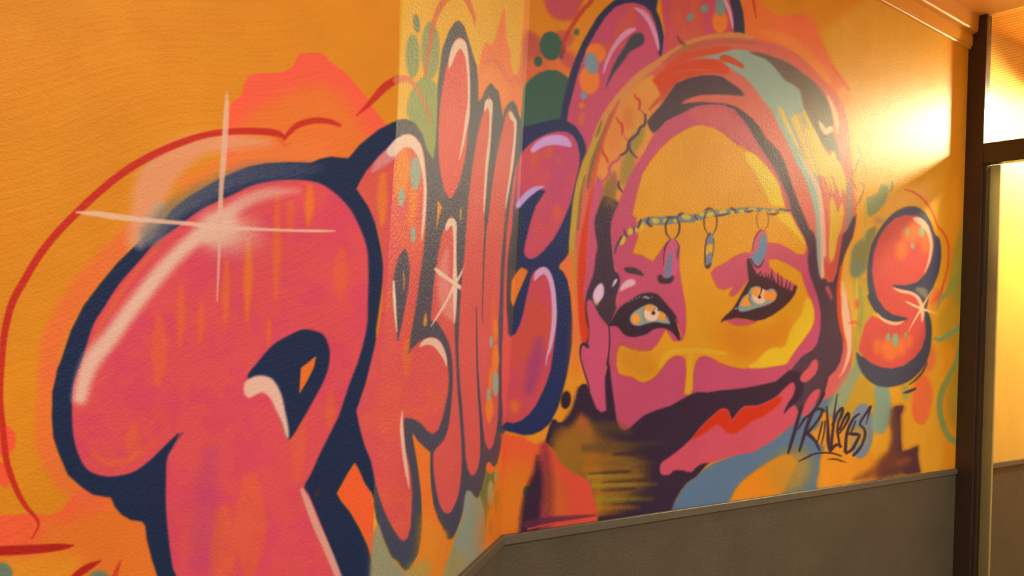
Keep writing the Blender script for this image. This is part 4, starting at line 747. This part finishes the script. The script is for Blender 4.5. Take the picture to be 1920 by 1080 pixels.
# greens left and right of the last letter
P('oliveR', (140,152,104), [(1625,374),(1634,368),(1646,362),(1650,350),(1658,343),(1665,348),(1665,366),(1658,382),(1648,394),(1634,405),(1626,400)], 2)
S('oliveR', (140,152,108), [(1672,338,2),(1673,348,6),(1669,360,3)], 1.8, .9); E(None, (164,146,120), 1648, 413, 10, 6, 4, .7)
P('oliveR', (136,140,88), [(1596,477),(1602,460),(1617,446),(1629,430),(1644,426),(1634,458),(1627,483),(1623,504),(1612,517),(1600,521),(1594,508)], 2.4)
P(None, (122,142,116), [(1598,495),(1625,490),(1620,512),(1604,520)], 5, .8)
S(None, (186,186,70), [(1624,375,4),(1622,420,6),(1620,450,5)], 4, .6)
P('grR', (180,150,40), [(1800,420),(1830,400),(1830,640),(1770,640),(1758,600),(1778,560),(1782,520),(1790,470)], 6, .6)
S('grR', (130,160,96), [(1757,578,3),(1764,560,9),(1776,550,9),(1790,530,16),(1810,505,20)], 4, .8)
P('grR', (168,150,50), [(1784,490),(1792,460),(1802,440),(1830,430),(1830,560),(1790,570),(1778,540)], 5, .7)
S('grR', (126,164,110), [(1753,634,5),(1762,637,7),(1778,628,8),(1798,615,8),(1815,600,8)], 2.6, .9)
S('grR', (128,156,92), [(1800,640,3),(1792,680,8),(1780,705,10),(1766,735,11),(1762,765,11),(1768,795,11),(1780,820,11),(1800,832,10),(1815,835,8)], 3.5, .9)
P('grR', (150,140,52), [(1790,690),(1815,670),(1815,820),(1795,812),(1780,780),(1776,745)], 6, .55)
# ------------------------------------------------------------------ last letter
P('So', (66,74,88), [(1715,387),(1690,391),(1667,407),(1649,430),(1634,459),(1627,493),(1626,522),(1630,555),(1640,581),(1656,596),(1678,602),(1700,600),(1716,598),(1728,590),(1738,575),(1743,555),(1752,533),(1761,507),(1765,476),(1762,450),(1753,438),(1745,416),(1733,397)], 1.5)
P('So', (62,74,84), [(1606,661),(1608,680),(1617,700),(1633,717),(1653,725),(1675,725),(1700,717),(1719,703),(1736,681),(1744,656),(1747,628),(1746,605),(1740,585),(1730,575),(1700,600),(1650,640),(1620,668)], 1.5)
P('S', (216,86,80), [(1697,403),(1719,404),(1738,418),(1748,441),(1751,463),(1745,493),(1734,516),(1719,530),(1697,535),(1676,534),(1680,541),(1697,544),(1712,548),(1724,556),(1731,572),(1732,590),(1735,605),(1736,628),(1729,653),(1714,672),(1694,686),(1672,691),(1653,689),(1633,681),(1620,670),(1610,657),(1614,635),(1622,608),(1634,592),(1650,597),(1678,604),(1700,602),(1702,596),(1690,594),(1674,590),(1658,579),(1645,559),(1638,533),(1635,507),(1638,474),(1647,448),(1660,426),(1678,409)], 1.4, smooth=False)
P('So', (62,72,82), [(1626,555),(1634,548),(1644,562),(1658,581),(1674,591),(1690,595),(1700,598),(1692,602),(1674,603),(1656,597),(1640,583),(1631,568)], 1.3, smooth=False)
S('So', (62,72,82), [(1674,535,1.5),(1690,538,3),(1706,538,4),(1722,532,7),(1736,520,10)], 1.4)
S(None, (160,150,130), [(1722,543,10),(1732,548,14),(1736,556,6)], 5, .7)
for cx, cy, rx, ry in ((1715,435,12,20),(1700,440,8,14),(1735,455,8,20),(1668,655,16,22),(1690,650,8,18),(1645,650,7,16),(1705,640,6,12),(1690,470,10,18)): E(None, (242,132,56), cx, cy, rx, ry, 5, .75)
E('Sp', (150,180,136), 1729, 434, 5, 10, 1.5); E('Sp', (150,180,136), 1701, 433, 4, 7, 1.5, .85); E('Sp', (150,180,136), 1711, 461, 3, 6, 1.4); E('Sp', (136,176,138), 1665, 632, 4, 8, 1.4); E('Sp', (136,176,138), 1679, 638, 6, 13, 1.5); E('Sp', (150,170,110), 1698, 628, 3, 6, 1.4, .85)
S('Sh', (242,190,160), [(1715,410,6),(1724,414,12),(1735,424,10),(1742,438,7),(1746,458,6),(1744,480,5),(1739,498,3),(1734,510,1.5)], 1.8)
S('Sh', (242,190,156), [(1677,541,3),(1690,546,6),(1706,549,6),(1719,556,6),(1727,570,7),(1730,588,7),(1729,602,3)], 1.8)
S('Sh', (242,190,160), [(1645,588,2),(1654,598,5),(1668,605,6),(1682,607,5),(1693,603,2)], 1.7)
S('Ss', (246,206,160), [(1700,566,3),(1712,572,4),(1728,579,5),(1744,584,3),(1757,589,1)], 1.3); S('Ss', (246,206,150), [(1748,544,1),(1738,560,3),(1728,578,5),(1716,598,3),(1703,622,1)], 1.3, .9)
S('arcS', (230,88,48), [(1696,355,2),(1716,362,4),(1734,377,4),(1749,400,3.5),(1758,424,3),(1767,434,3.5),(1775,448,4),(1779,468,4),(1776,505,3.5),(1768,535,3.5),(1764,548,5),(1755,560,5),(1745,569,3)], 1.5)
P(None, (246,118,76), [(1748,548),(1760,540),(1762,556),(1752,574),(1742,572)], 5, .8)
S('So', (62,66,72), [(1694,737,2),(1704,734,6),(1716,729,4)], 1.5); S('So', (70,72,60), [(1705,721,2),(1718,711,4),(1730,697,4),(1738,680,3)], 1.5, .9)
# net lines right of the hood
for pts in ([(1598,250,1.5),(1591,266,2),(1582,282,2.4),(1583,292,2),(1588,303,3),(1590,315,3),(1594,322,1.5)],):
    S('netR', (238,120,64), pts, 1.2, .9)
for pts in ([(1606,270,1),(1612,284,2),(1615,292,2.4),(1610,300,2),(1606,310,3),(1603,320,3),(1598,324,5),(1597,336,6),(1601,346,5),(1607,356,3)], [(1617,298,1),(1622,312,1.6),(1625,326,1)], [(1610,340,1.5),(1619,347,4),(1619,358,3),(1614,370,4),(1609,382,3.5),(1603,390,3),(1601,402,4)]):
    S('netR', (168,126,84), pts, 1.3, .85)

# ------------------------------------------------------------------ signature
INK = (52, 40, 56)
def sg(i, *pts, soft=1.1): S('sg%d' % i, INK, [(x, y, w * 1.15) for x, y, w in pts], soft, .97)
sg(0, (1502,764,5),(1496,787,6),(1488,816,6),(1483,832,5.5),(1478,849,4)); sg(0, (1545,738,5),(1533,760,4.5),(1519,777,4),(1508,786,4),(1497,804,3)); sg(0, (1470,776,1),(1476,764,3),(1482,758,2))
sg(1, (1524,773,5),(1515,794,6),(1508,816,5.5),(1499,845,4)); sg(1, (1522,776,3),(1533,767,4),(1541,769,5),(1538,781,4),(1526,798,4),(1514,811,5)); sg(1, (1513,812,5),(1521,819,6),(1529,828,5),(1536,843,4))
sg(2, (1542,791,2.5),(1538,808,3),(1533,828,2)); sg(2, (1543,767,3),(1546,771,3.5))
sg(3, (1547,790,2.5),(1545,812,2.5),(1540,834,1.5)); sg(3, (1550,763,3),(1552,795,4.5),(1553,825,6),(1557,844,6),(1560,820,5),(1563,795,4.5),(1565,770,3),(1570,739,1.5))
sg(4, (1561,797,4),(1570,775,4),(1579,766,5.5),(1578,778,5),(1572,792,3.5),(1570,808,4),(1573,826,4),(1575,838,4)); sg(4, (1557,845,5),(1568,834,4.5),(1577,837,3.5))
sg(5, (1574,806,4),(1582,787,4.5),(1590,775,5),(1591,784,4.5),(1583,800,4),(1574,812,3))
sg(6, (1611,776,3),(1601,784,4),(1593,798,5),(1588,812,5),(1586,828,5),(1585,846,6)); sg(6, (1588,813,3),(1600,814,5.5),(1611,816,4.5),(1606,828,5),(1598,842,5),(1587,850,4)); sg(6, (1604,790,2.5),(1598,806,3),(1594,814,2))
sg(7, (1632,763,5),(1624,775,4),(1614,790,4),(1613,797,4),(1620,804,4),(1622,816,4.5),(1616,834,4),(1608,846,5),(1600,854,4)); sg(7, (1632,764,4),(1628,780,2.6),(1624,795,1.5))
S('sgu', INK, [(1498,865,2),(1512,858,3.6),(1527,851,3.4),(1543,849,3.4),(1561,850,3.4),(1577,855,3)], 1.1, .95); S('sgu', INK, [(1553,861,2),(1567,861,3),(1577,864,3),(1587,867,1)], 1.2, .9)
CAN = np.clip(CAN, 0, 255)
# ------------------------------------------------------------------ wall surfaces carrying the paint
LUT = lin(np.arange(256)).astype(np.float32)
def canvas_at(px, py):
    x = np.clip(px - X0 - 0.5, 0, W - 1.01); y = np.clip(py - Y0 - 0.5, 0, H - 1.01)
    xi = x.astype(int); yi = y.astype(int); fx = (x - xi)[..., None]; fy = (y - yi)[..., None]
    return (CAN[yi, xi] * (1 - fx) + CAN[yi, xi + 1] * fx) * (1 - fy) + (CAN[yi + 1, xi] * (1 - fx) + CAN[yi + 1, xi + 1] * fx) * fy
def own_at(px, py):
    ok = (px > X0 + 2) & (px < X1 - 2) & (py > Y0 + 2) & (py < Y1 - 2)
    x = np.clip(px - X0, 0, W - 1).astype(int); y = np.clip(py - Y0, 0, H - 1).astype(int)
    return np.where(ok, OWN[y, x], 0)
PIECES = {}          # owner index -> list of (verts, faces, colours)
def ucoords(o, d, u0, u1, step_in, lo_px, hi_px, ends):
    """plan positions spaced evenly in what the eye resolves, coarser beyond the photographed stretch"""
    us = np.linspace(u0, u1, 6000)
    px, _ = project(np.stack([o[0] + d[0] * us, o[1] + d[1] * us, np.full_like(us, 1.75)], 1))
    dens = np.where((px > lo_px) & (px < hi_px), 1.0 / step_in, 0.22 / step_in) * np.abs(np.gradient(px))
    dens = np.maximum(dens, 1e-4)
    c = np.concatenate([[0], np.cumsum((dens[1:] + dens[:-1]) / 2)]); n = int(c[-1]) + 1
    return np.interp(np.linspace(0, c[-1], n), c, us)
def paint_wall(o, d, us, zs):
    nu, nz = len(us), len(zs)
    Pt = np.empty((nz, nu, 3)); Pt[..., 0] = o[0] + d[0] * us; Pt[..., 1] = o[1] + d[1] * us; Pt[..., 2] = zs[:, None]
    px, py = project(Pt)
    c = canvas_at(px, py); t = c / 255.0
    bb = np.clip((c[..., 2] - c[..., 1] + 8) / 26.0, 0, 1) * np.clip((c[..., 2] - 40) / 40.0, 0, 1)
    c = np.where(t <= 0.04045, t / 12.92, ((t + 0.055) / 1.055) ** 2.4) / PAINT_E
    c[..., 2] *= 1 + 0.55 * bb
    Cc = (Pt[:-1, :-1] + Pt[1:, 1:]) / 2; cx, cy = project(Cc); ow = own_at(cx, cy)
    idx = np.arange(nz * nu).reshape(nz, nu)
    quads = np.stack([idx[:-1, :-1], idx[:-1, 1:], idx[1:, 1:], idx[1:, :-1]], -1).reshape(-1, 4)
    ow = ow.reshape(-1); Pv = Pt.reshape(-1, 3); Cv = c.reshape(-1, 3)
    ow = ow.reshape(nz - 1, nu - 1)
    for _ in range(3):                     # specks too small to be pieces join what lies beside them
        lab = islands(ow)
        ls, first, cnt = np.unique(lab, return_index=True, return_counts=True)
        src = ow.copy()
        newown = src.reshape(-1)[first].copy()
        for i in np.flatnonzero(cnt < 45):
            r, c0 = divmod(int(first[i]), ow.shape[1])
            newown[i] = src[r, c0 - 1] if c0 > 0 else (src[r - 1, c0] if r > 0 else newown[i])
        ow = newown[np.searchsorted(ls, lab)]
    lab = islands(ow).reshape(-1); ow = ow.reshape(-1)
    for k in np.unique(ow):
        m = ow == k
        groups = [m]
        if k and KEYS[k] not in WHOLE - SPLITP:
            ls, cnt = np.unique(lab[m], return_counts=True)
            big = ls[cnt >= 40]
            if len(big) > 1:
                main = ls[np.argmax(cnt)]
                l2 = np.where(np.isin(lab, big), lab, main)
                groups = [m & (l2 == b) for b in sorted(big, key=lambda b: b != main)]
        for gi, g in enumerate(groups):
            MINOR.append(gi > 0)
            q = quads[g]; used, inv = np.unique(q, return_inverse=True)
            PIECES.setdefault(int(k), []).append((Pv[used], inv.reshape(-1, 4), Cv[used], gi > 0))
MINOR = []
def islands(ow):
    """4-connected components of equal owner, by runs and union-find"""
    par = []
    def find(a):
        while par[a] != a: par[a] = par[par[a]]; a = par[a]
        return a
    prev = []; lab = np.zeros(ow.shape, np.int32)
    for r in range(ow.shape[0]):
        row = ow[r]; cut = np.flatnonzero(np.diff(row)) + 1
        st = np.concatenate([[0], cut]); en = np.concatenate([cut, [len(row)]])
        cur = []; j = 0
        for a, b in zip(st.tolist(), en.tolist()):
            i = len(par); par.append(i); v = int(row[a])
            while j < len(prev) and prev[j][1] <= a: j += 1
            t = j
            while t < len(prev) and prev[t][0] < b:
                if prev[t][2] == v:
                    x, y = find(i), find(prev[t][3])
                    if x != y: par[max(x, y)] = min(x, y)
                t += 1
            cur.append((a, b, v, i)); lab[r, a:b] = i
        prev = cur
    roots = np.array([find(i) for i in range(len(par))])
    return roots[lab]
SPLITP = {r[1] for r in REG.values() if r[1] and REG[r[1]][1] is None}
WHOLE = {r[1] for r in REG.values() if r[1]} | {'sg%d' % i for i in range(8)} | {'Ps', 'Is', 'Ss', 'fy', 'S', 'lump', 'brown', 'oval', 'rg0', 'rg1', 'rg2', 'pd0', 'pd1', 'pd2', 'eri', 'eli'}
def np_mesh(name, parts, mats, mat_ids=None):
    V, Fq, Cc, MI = [], [], [], []; b = 0
    for i, (v, f, c) in enumerate(parts):
        V.append(v); Fq.append(f + b); Cc.append(c); MI.append(np.full(len(f), mat_ids[i] if mat_ids else 0)); b += len(v)
    V = np.concatenate(V).astype(np.float32); Fq = np.concatenate(Fq).astype(np.int32); Cc = np.concatenate(Cc); MI = np.concatenate(MI).astype(np.int32)
    me = bpy.data.meshes.new(name)
    me.vertices.add(len(V)); me.vertices.foreach_set('co', V.ravel())
    me.loops.add(Fq.size); me.loops.foreach_set('vertex_index', Fq.ravel())
    me.polygons.add(len(Fq)); me.polygons.foreach_set('loop_start', np.arange(0, Fq.size, 4, dtype=np.int32))
    for m in mats: me.materials.append(m)
    me.polygons.foreach_set('material_index', MI)
    a = me.attributes.new('paint', 'FLOAT_COLOR', 'POINT')
    col = np.ones((len(V), 4), np.float32); col[:, :3] = Cc; a.data.foreach_set('color', col.ravel())
    me.update(); me.validate(clean_customdata=False)
    return me

STEP = 1.75
LEFT_FAR = -2.6
usL = ucoords(K1, dL, LEFT_FAR, 0.0, STEP, -30, 1000, None)
# limit the fine stretch of the left wall: beyond the canvas it is plain orange
usL = usL[usL > -1.35]; usL = np.concatenate([[LEFT_FAR, -2.0, -1.6], usL]); usL[-1] = 0.0
zsL = np.concatenate([np.arange(DADO_Z, 1.16, 0.006), np.arange(1.16, 2.16, 0.0013), np.arange(2.16, 2.5, 0.01), np.linspace(2.5, CEIL_Z, 6)])
usM = ucoords(K1, dM, 0.0, LM, 1.5, 600, 1010, None); usM[0] = 0; usM[-1] = LM
zsM = np.concatenate([np.arange(DADO_Z, 2.5, 0.0019), np.linspace(2.5, CEIL_Z, 12)])
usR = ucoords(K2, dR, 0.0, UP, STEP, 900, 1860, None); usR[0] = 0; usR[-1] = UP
zsR = np.concatenate([np.arange(DADO_Z, CORN_Z, 0.0029), np.linspace(CORN_Z, CEIL_Z, 3)])

def wall(name, o, d, n, us, zs, mat, back=0.12):
    """painted face = the wall's own mesh where the ground colour shows, plus the mural pieces flush with it"""
    before = {k: len(v) for k, v in PIECES.items()}
    paint_wall(o, d, us, zs)
    new = {k: v[before.get(k, 0):] for k, v in PIECES.items() if len(v) > before.get(k, 0)}
    for k in new: PIECES[k] = PIECES[k][:before.get(k, 0)]
    g = new.pop(0)
    # masonry behind the paint
    u0, u1 = us[0], us[-1]
    c = [(u0, -back), (u1, -back), (u1, -0.0015), (u0, -0.0015)]
    Pb = [o + d * a + n * b for a, b in c]
    v = np.array([(p[0], p[1], 0.0) for p in Pb] + [(p[0], p[1], CEIL_Z) for p in Pb])
    f = np.array([(0,3,2,1),(4,5,6,7),(0,1,5,4),(1,2,6,5),(2,3,7,6),(3,0,4,7)])
    g = [p[:3] for p in g]
    me = np_mesh(name, g + [(v, f, np.tile(lin(GROUND) / PAINT_E, (8, 1)))], [mat])
    ob = link(name, me); tag(ob, kind='structure')
    for k, parts in new.items():
        for p in parts: PIECES.setdefault(k, []).append((p[0], p[1], p[2], mat, p[3]))
    return ob

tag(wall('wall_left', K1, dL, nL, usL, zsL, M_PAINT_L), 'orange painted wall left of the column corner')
tag(wall('wall_middle', K1, dM, nM, usM, zsM, M_PAINT_M), 'narrow slanted column face between the two long walls')
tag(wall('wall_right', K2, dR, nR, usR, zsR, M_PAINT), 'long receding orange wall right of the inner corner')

mural = tag(empty('mural', (K2[0], K2[1], DADO_Z)), 'large spray-painted graffiti mural of pink bubble letters and a hooded woman on the orange walls', 'mural')
OBJ = {}
def make_piece(key):
    if key in OBJ: return OBJ[key]
    name, par, label = REG[key]
    parent = make_piece(par) if par else mural
    k = KEYS.index(key) if key in KEYS else -1
    if k in PIECES and PIECES[k]:
        allp = PIECES[k]; minor = []
        if key in SPLITP: minor = [p for p in allp if p[4]]; allp = [p for p in allp if not p[4]]
        sets = [allp] if key in WHOLE else [[p] for p in sorted(PIECES[k], key=lambda p: -len(p[1]))]
        for i, parts in enumerate(sets):
            mats = []
            for p in parts:
                if p[3] not in mats: mats.append(p[3])
            me = np_mesh(name, [(p[0], p[1], p[2]) for p in parts], mats, [mats.index(p[3]) for p in parts])
            ob = link(name, me, parent)
            if i == 0: o = ob
        for p in minor: link(name + '_patch', np_mesh(name + '_patch', [p[:3]], [p[3]]), o)
    elif any(r[1] == key for r in REG.values()):
        o = empty(name); o.parent = parent
        w = Vector((0, 0, 0)); q = parent
        while q is not None: w += q.location; q = q.parent
        o.location = -w
    else:
        print('no cells for', key); return None
    if label: o['label'] = label
    OBJ[key] = o
    return o
for key in REG: make_piece(key)
print('faces', sum(len(p[1]) for v in PIECES.values() for p in v))

# ------------------------------------------------------------------ grey lower walls and their rails
RAIL_H = 0.026
def dado(name, o, d, n, u0, u1, m0=0.0, m1=0.0):
    mb = MB(); mb.prism(o, d, n, u0, u1, [(-0.12, 0), (0.004, 0), (0.004, DADO_Z - 0.004), (-0.12, DADO_Z - 0.004)], m0, m1)
    return tag(mb.build(name, M_DADO), kind='structure')
def rail(name, o, d, n, u0, u1, m0=0.0, m1=0.0):
    prof = [(0.0, DADO_Z), (0.010, DADO_Z), (0.0118, DADO_Z - 0.002), (0.012, DADO_Z - RAIL_H + 0.0015), (0.011, DADO_Z - RAIL_H), (0.0, DADO_Z - RAIL_H)]
    mb = MB(); mb.prism(o, d, n, u0, u1, prof, m0, m1)
    return tag(mb.build(name, M_RAIL), kind='structure')
angMR = math.acos(float(dM.dot(dR))) / 2
mt = math.tan(angMR)
UB = UP + 3.2
dado('wall_right_lower', K2, dR, nR, 0, UP, 0, 0)
dado('wall_middle_lower', K1, dM, nM, 0, LM, 0, 0)
dado('wall_left_lower', K1, dL, nL, LEFT_FAR, 0, 0, 0)
# concave corner: shorten towards it; convex corner: lengthen
rail('trim_1', K2, dR, nR, 0, UP, mt, 0)
rail('trim_2', K1, dM, nM, 0, LM, -mt, -mt)
rail('trim_3', K1, dL, nL, LEFT_FAR, 0, 0, mt)

# cornice
def cornice(name, o, d, n, u0, u1, m0=0.0, m1=0.0):
    c = CORN_Z
    prof = [(0, c), (0.008, c + 0.001), (0.012, c + 0.006), (0.012, c + 0.012), (0.018, c + 0.016), (0.020, c + 0.062), (0.016, c + 0.066), (0.016, c + 0.072),
            (0.036, c + 0.078), (0.042, c + 0.084), (0.044, c + 0.145), (0.044, CEIL_Z), (0, CEIL_Z)]
    mb = MB(); mb.prism(o, d, n, u0, u1, prof, m0, m1)
    return tag(mb.build(name, M_CORN), kind='structure')
cornice('trim_4', K2, dR, nR, 0, UP, mt, 0)
cornice('trim_5', K1, dM, nM, 0, LM, -mt, -mt)
cornice('trim_6', K1, dL, nL, LEFT_FAR, 0, 0, mt)

# floor, ceiling
def slab(name, z0, z1, mat, u0, u1, w1):
    mb = MB(); mb.wallbox(K2, dR, nR, u0, u1, -1.6, w1, z0, z1)
    return tag(mb.build(name, mat), kind='structure')
slab('floor', -0.06, 0.0, M_FLOOR, -4.2, UB, 4.2)
slab('ceiling', CEIL_Z, CEIL_Z + 0.1, M_CEIL, -4.2, UB, 4.2)

# ------------------------------------------------------------------ wall beyond the glazing
mb = MB(); mb.wallbox(K2, dR, nR, UP + 0.05, UB, -0.12, 0.0, DADO_Z - 0.004, CEIL_Z)
tag(mb.build('wall_far', M_FAR), kind='structure')
dado('wall_far_lower', K2, dR, nR, UP + 0.05, UB)
rail('trim_7', K2, dR, nR, UP + 0.05, UB)
mb = MB(); mb.wallbox(K2, dR, nR, UB, UB + 0.1, -0.12, 4.2, 0, CEIL_Z)
tag(mb.build('wall_end', M_GROUND), kind='structure')

# ------------------------------------------------------------------ glazed partition (dark frame, transom light, lower pane)
glass, gnt, gb = nodes_of('clear_glass'); gnt.nodes.remove(gb)
out = [n for n in gnt.nodes if n.type == 'OUTPUT_MATERIAL'][0]
tr = gnt.nodes.new('ShaderNodeBsdfTransparent'); tr.inputs[0].default_value = (0.95, 0.96, 0.93, 1)
gl = gnt.nodes.new('ShaderNodeBsdfGlossy'); gl.inputs['Roughness'].default_value = 0.03
fr = gnt.nodes.new('ShaderNodeFresnel'); fr.inputs[0].default_value = 1.3
mx = gnt.nodes.new('ShaderNodeMixShader')
gnt.links.new(fr.outputs[0], mx.inputs[0]); gnt.links.new(tr.outputs[0], mx.inputs[1]); gnt.links.new(gl.outputs[0], mx.inputs[2]); gnt.links.new(mx.outputs[0], out.inputs[0])
M_WIRE = plaster('glass_wire', (150, 140, 90), rough=0.35, bump=0.0)
WOUT = 1.9
TB = at_plane(1840, 310, [*(K2 + dR * (UP + 0.03)), 0], np.array([dR[0], dR[1], 0]))[2]
TT = at_plane(1845, 271, [*(K2 + dR * (UP + 0.03)), 0], np.array([dR[0], dR[1], 0]))[2]
print('transom', TB, TT)
part = tag(empty('window_1', (*(K2 + dR * UP), 0)), kind='structure')
PW = 0.082; PT = 0.055
mb = MB(); mb.wallbox(K2, dR, nR, UP, UP + PT, -0.002, PW, 0, CEIL_Z - 0.001); post = mb.build('frame_post', M_FRAME, part, bevel=0.003)
mb = MB(); mb.wallbox(K2, dR, nR, UP + 0.012, UP + PT + 0.02, PW, PW + 0.014, 0, TB); mb.build('glazing_bead', M_FRAME, part)
mb = MB(); mb.wallbox(K2, dR, nR, UP + PT, UP + PT + 0.02, PW + 0.010, PW + 0.058, 0, TB); mb.build('inner_stop', M_JAMB, part, bevel=0.003)
mb = MB(); mb.wallbox(K2, dR, nR, UP, UP + PT, PW, WOUT, TB, TT); mb.build('transom_bar', M_FRAME, part, bevel=0.003)
mb = MB(); mb.wallbox(K2, dR, nR, UP, UP + PT, WOUT, WOUT + PW, 0, CEIL_Z - 0.001); mb.build('frame_post', M_FRAME, part, bevel=0.003)
mb = MB(); mb.wallbox(K2, dR, nR, UP, UP + PT, PW, WOUT, 0, 0.12); mb.build('bottom_rail', M_FRAME, part, bevel=0.003)
mb = MB(); mb.wallbox(K2, dR, nR, UP + 0.024, UP + 0.030, PW, WOUT, 0.12, TB); mb.build('lower_pane', glass, part)
mb = MB(); mb.wallbox(K2, dR, nR, UP + 0.024, UP + 0.030, PW, WOUT, TT, CEIL_Z - 0.001); mb.build('transom_pane', glass, part)
# fine horizontal wires in the transom light
k = 0; mb = MB()
z = TT + 0.012
while z < CEIL_Z - 0.02:
    mb.wallbox(K2, dR, nR, UP + 0.0235, UP + 0.0245, PW + 0.001, WOUT - 0.001, z, z + 0.0014); z += 0.0125
wires = mb.build('reeded_wires', M_WIRE, part); wires['kind'] = 'stuff'
# grey jamb board on the wall beyond
mb = MB(); mb.wallbox(K2, dR, nR, UP + PT + 0.004, UP + PT + 0.10, 0.0, 0.024, 0, TB + 0.03)
tag(mb.build('trim_8', M_JAMB, bevel=0.003), kind='structure')

# ------------------------------------------------------------------ globe lamp beyond the partition
def emis(name, col, s):
    m, nt, b = nodes_of(name); b.inputs['Base Color'].default_value = (0.9, 0.88, 0.8, 1)
    b.inputs['Emission Color'].default_value = (*col, 1); b.inputs['Emission Strength'].default_value = s; return m
LU, LW_, LZ = 0.75, 0.42, CEIL_Z - 0.30
lp = K2 + dR * (UP + LU) + nR * LW_
def lathe(name, prof, mat, loc, parent, seg=28):
    v, f = [], []
    for r, z in prof:
        for i in range(seg):
            a = 2 * math.pi * i / seg; v.append((loc[0] + r * math.cos(a), loc[1] + r * math.sin(a), loc[2] + z))
    for j in range(len(prof) - 1):
        for i in range(seg):
            i2 = (i + 1) % seg; f.append((j*seg+i, j*seg+i2, (j+1)*seg+i2, (j+1)*seg+i))
    me = bpy.data.meshes.new(name); me.from_pydata(v, [], f); me.materials.append(mat)
    for p in me.polygons: p.use_smooth = True
    return link(name, me, parent)
lamp = tag(empty('globe_lamp', (lp[0], lp[1], CEIL_Z)), 'white globe lamp under the ceiling beyond the glazed partition', 'lamp')
R_ = 0.055
lathe('globe', [(R_ * math.sin(t), -R_ * math.cos(t)) for t in np.linspace(0.01, math.pi - 0.35, 16)], emis('lamp_glow', (1.0, 0.90, 0.55), LAMP_E), (lp[0], lp[1], LZ), lamp)
lathe('stem', [(0.02, R_ * 0.94), (0.022, R_ + 0.01), (0.008, R_ + 0.02), (0.008, CEIL_Z - LZ - 0.03), (0.045, CEIL_Z - LZ - 0.015), (0.045, CEIL_Z - LZ - 0.001)], M_WHITE, (lp[0], lp[1], LZ), lamp)
lathe('shade', [(0.03, 0.075), (0.06, 0.066), (0.095, 0.035), (0.112, -0.004), (0.108, -0.004), (0.091, 0.031), (0.057, 0.06), (0.03, 0.069), (0.03, 0.075)], M_WHITE, (lp[0], lp[1], LZ), lamp)
fill_right = tag(empty('ceiling_light', (FILL_RIGHT[0], FILL_RIGHT[1], CEIL_Z)), 'small square white ceiling light in front of the glazed partition', 'lamp')
mb = MB(); mb.quadbox([(FILL_RIGHT[0]+x, FILL_RIGHT[1]+y, z) for z in (CEIL_Z-0.05, CEIL_Z-0.002) for x, y in ((-.33,-.33),(.33,-.33),(.33,.33),(-.33,.33))]); mb.build('housing', M_WHITE, fill_right)
fill_far = tag(empty('ceiling_light', (FILL_FAR[0], FILL_FAR[1], CEIL_Z)), 'small square white ceiling light beyond the glazed partition', 'lamp')
mb = MB(); mb.quadbox([(FILL_FAR[0]+x, FILL_FAR[1]+y, z) for z in (CEIL_Z-0.05, CEIL_Z-0.002) for x, y in ((-.33,-.33),(.33,-.33),(.33,.33),(-.33,.33))]); mb.build('housing', M_WHITE, fill_far)
# flat fitting of the near room light
fit = tag(empty('ceiling_light', (0.45, -0.55, CEIL_Z)), 'flat white ceiling light above the viewer', 'lamp')
mb = MB()
def rb(x0, x1, y0, y1, z0, z1): mb.quadbox([(x0,y0,z0),(x1,y0,z0),(x1,y1,z0),(x0,y1,z0),(x0,y0,z1),(x1,y0,z1),(x1,y1,z1),(x0,y1,z1)])
rb(-0.18, 1.08, -0.88, -0.22, CEIL_Z - 0.05, CEIL_Z - 0.002); mb.build('housing', M_WHITE, fit)
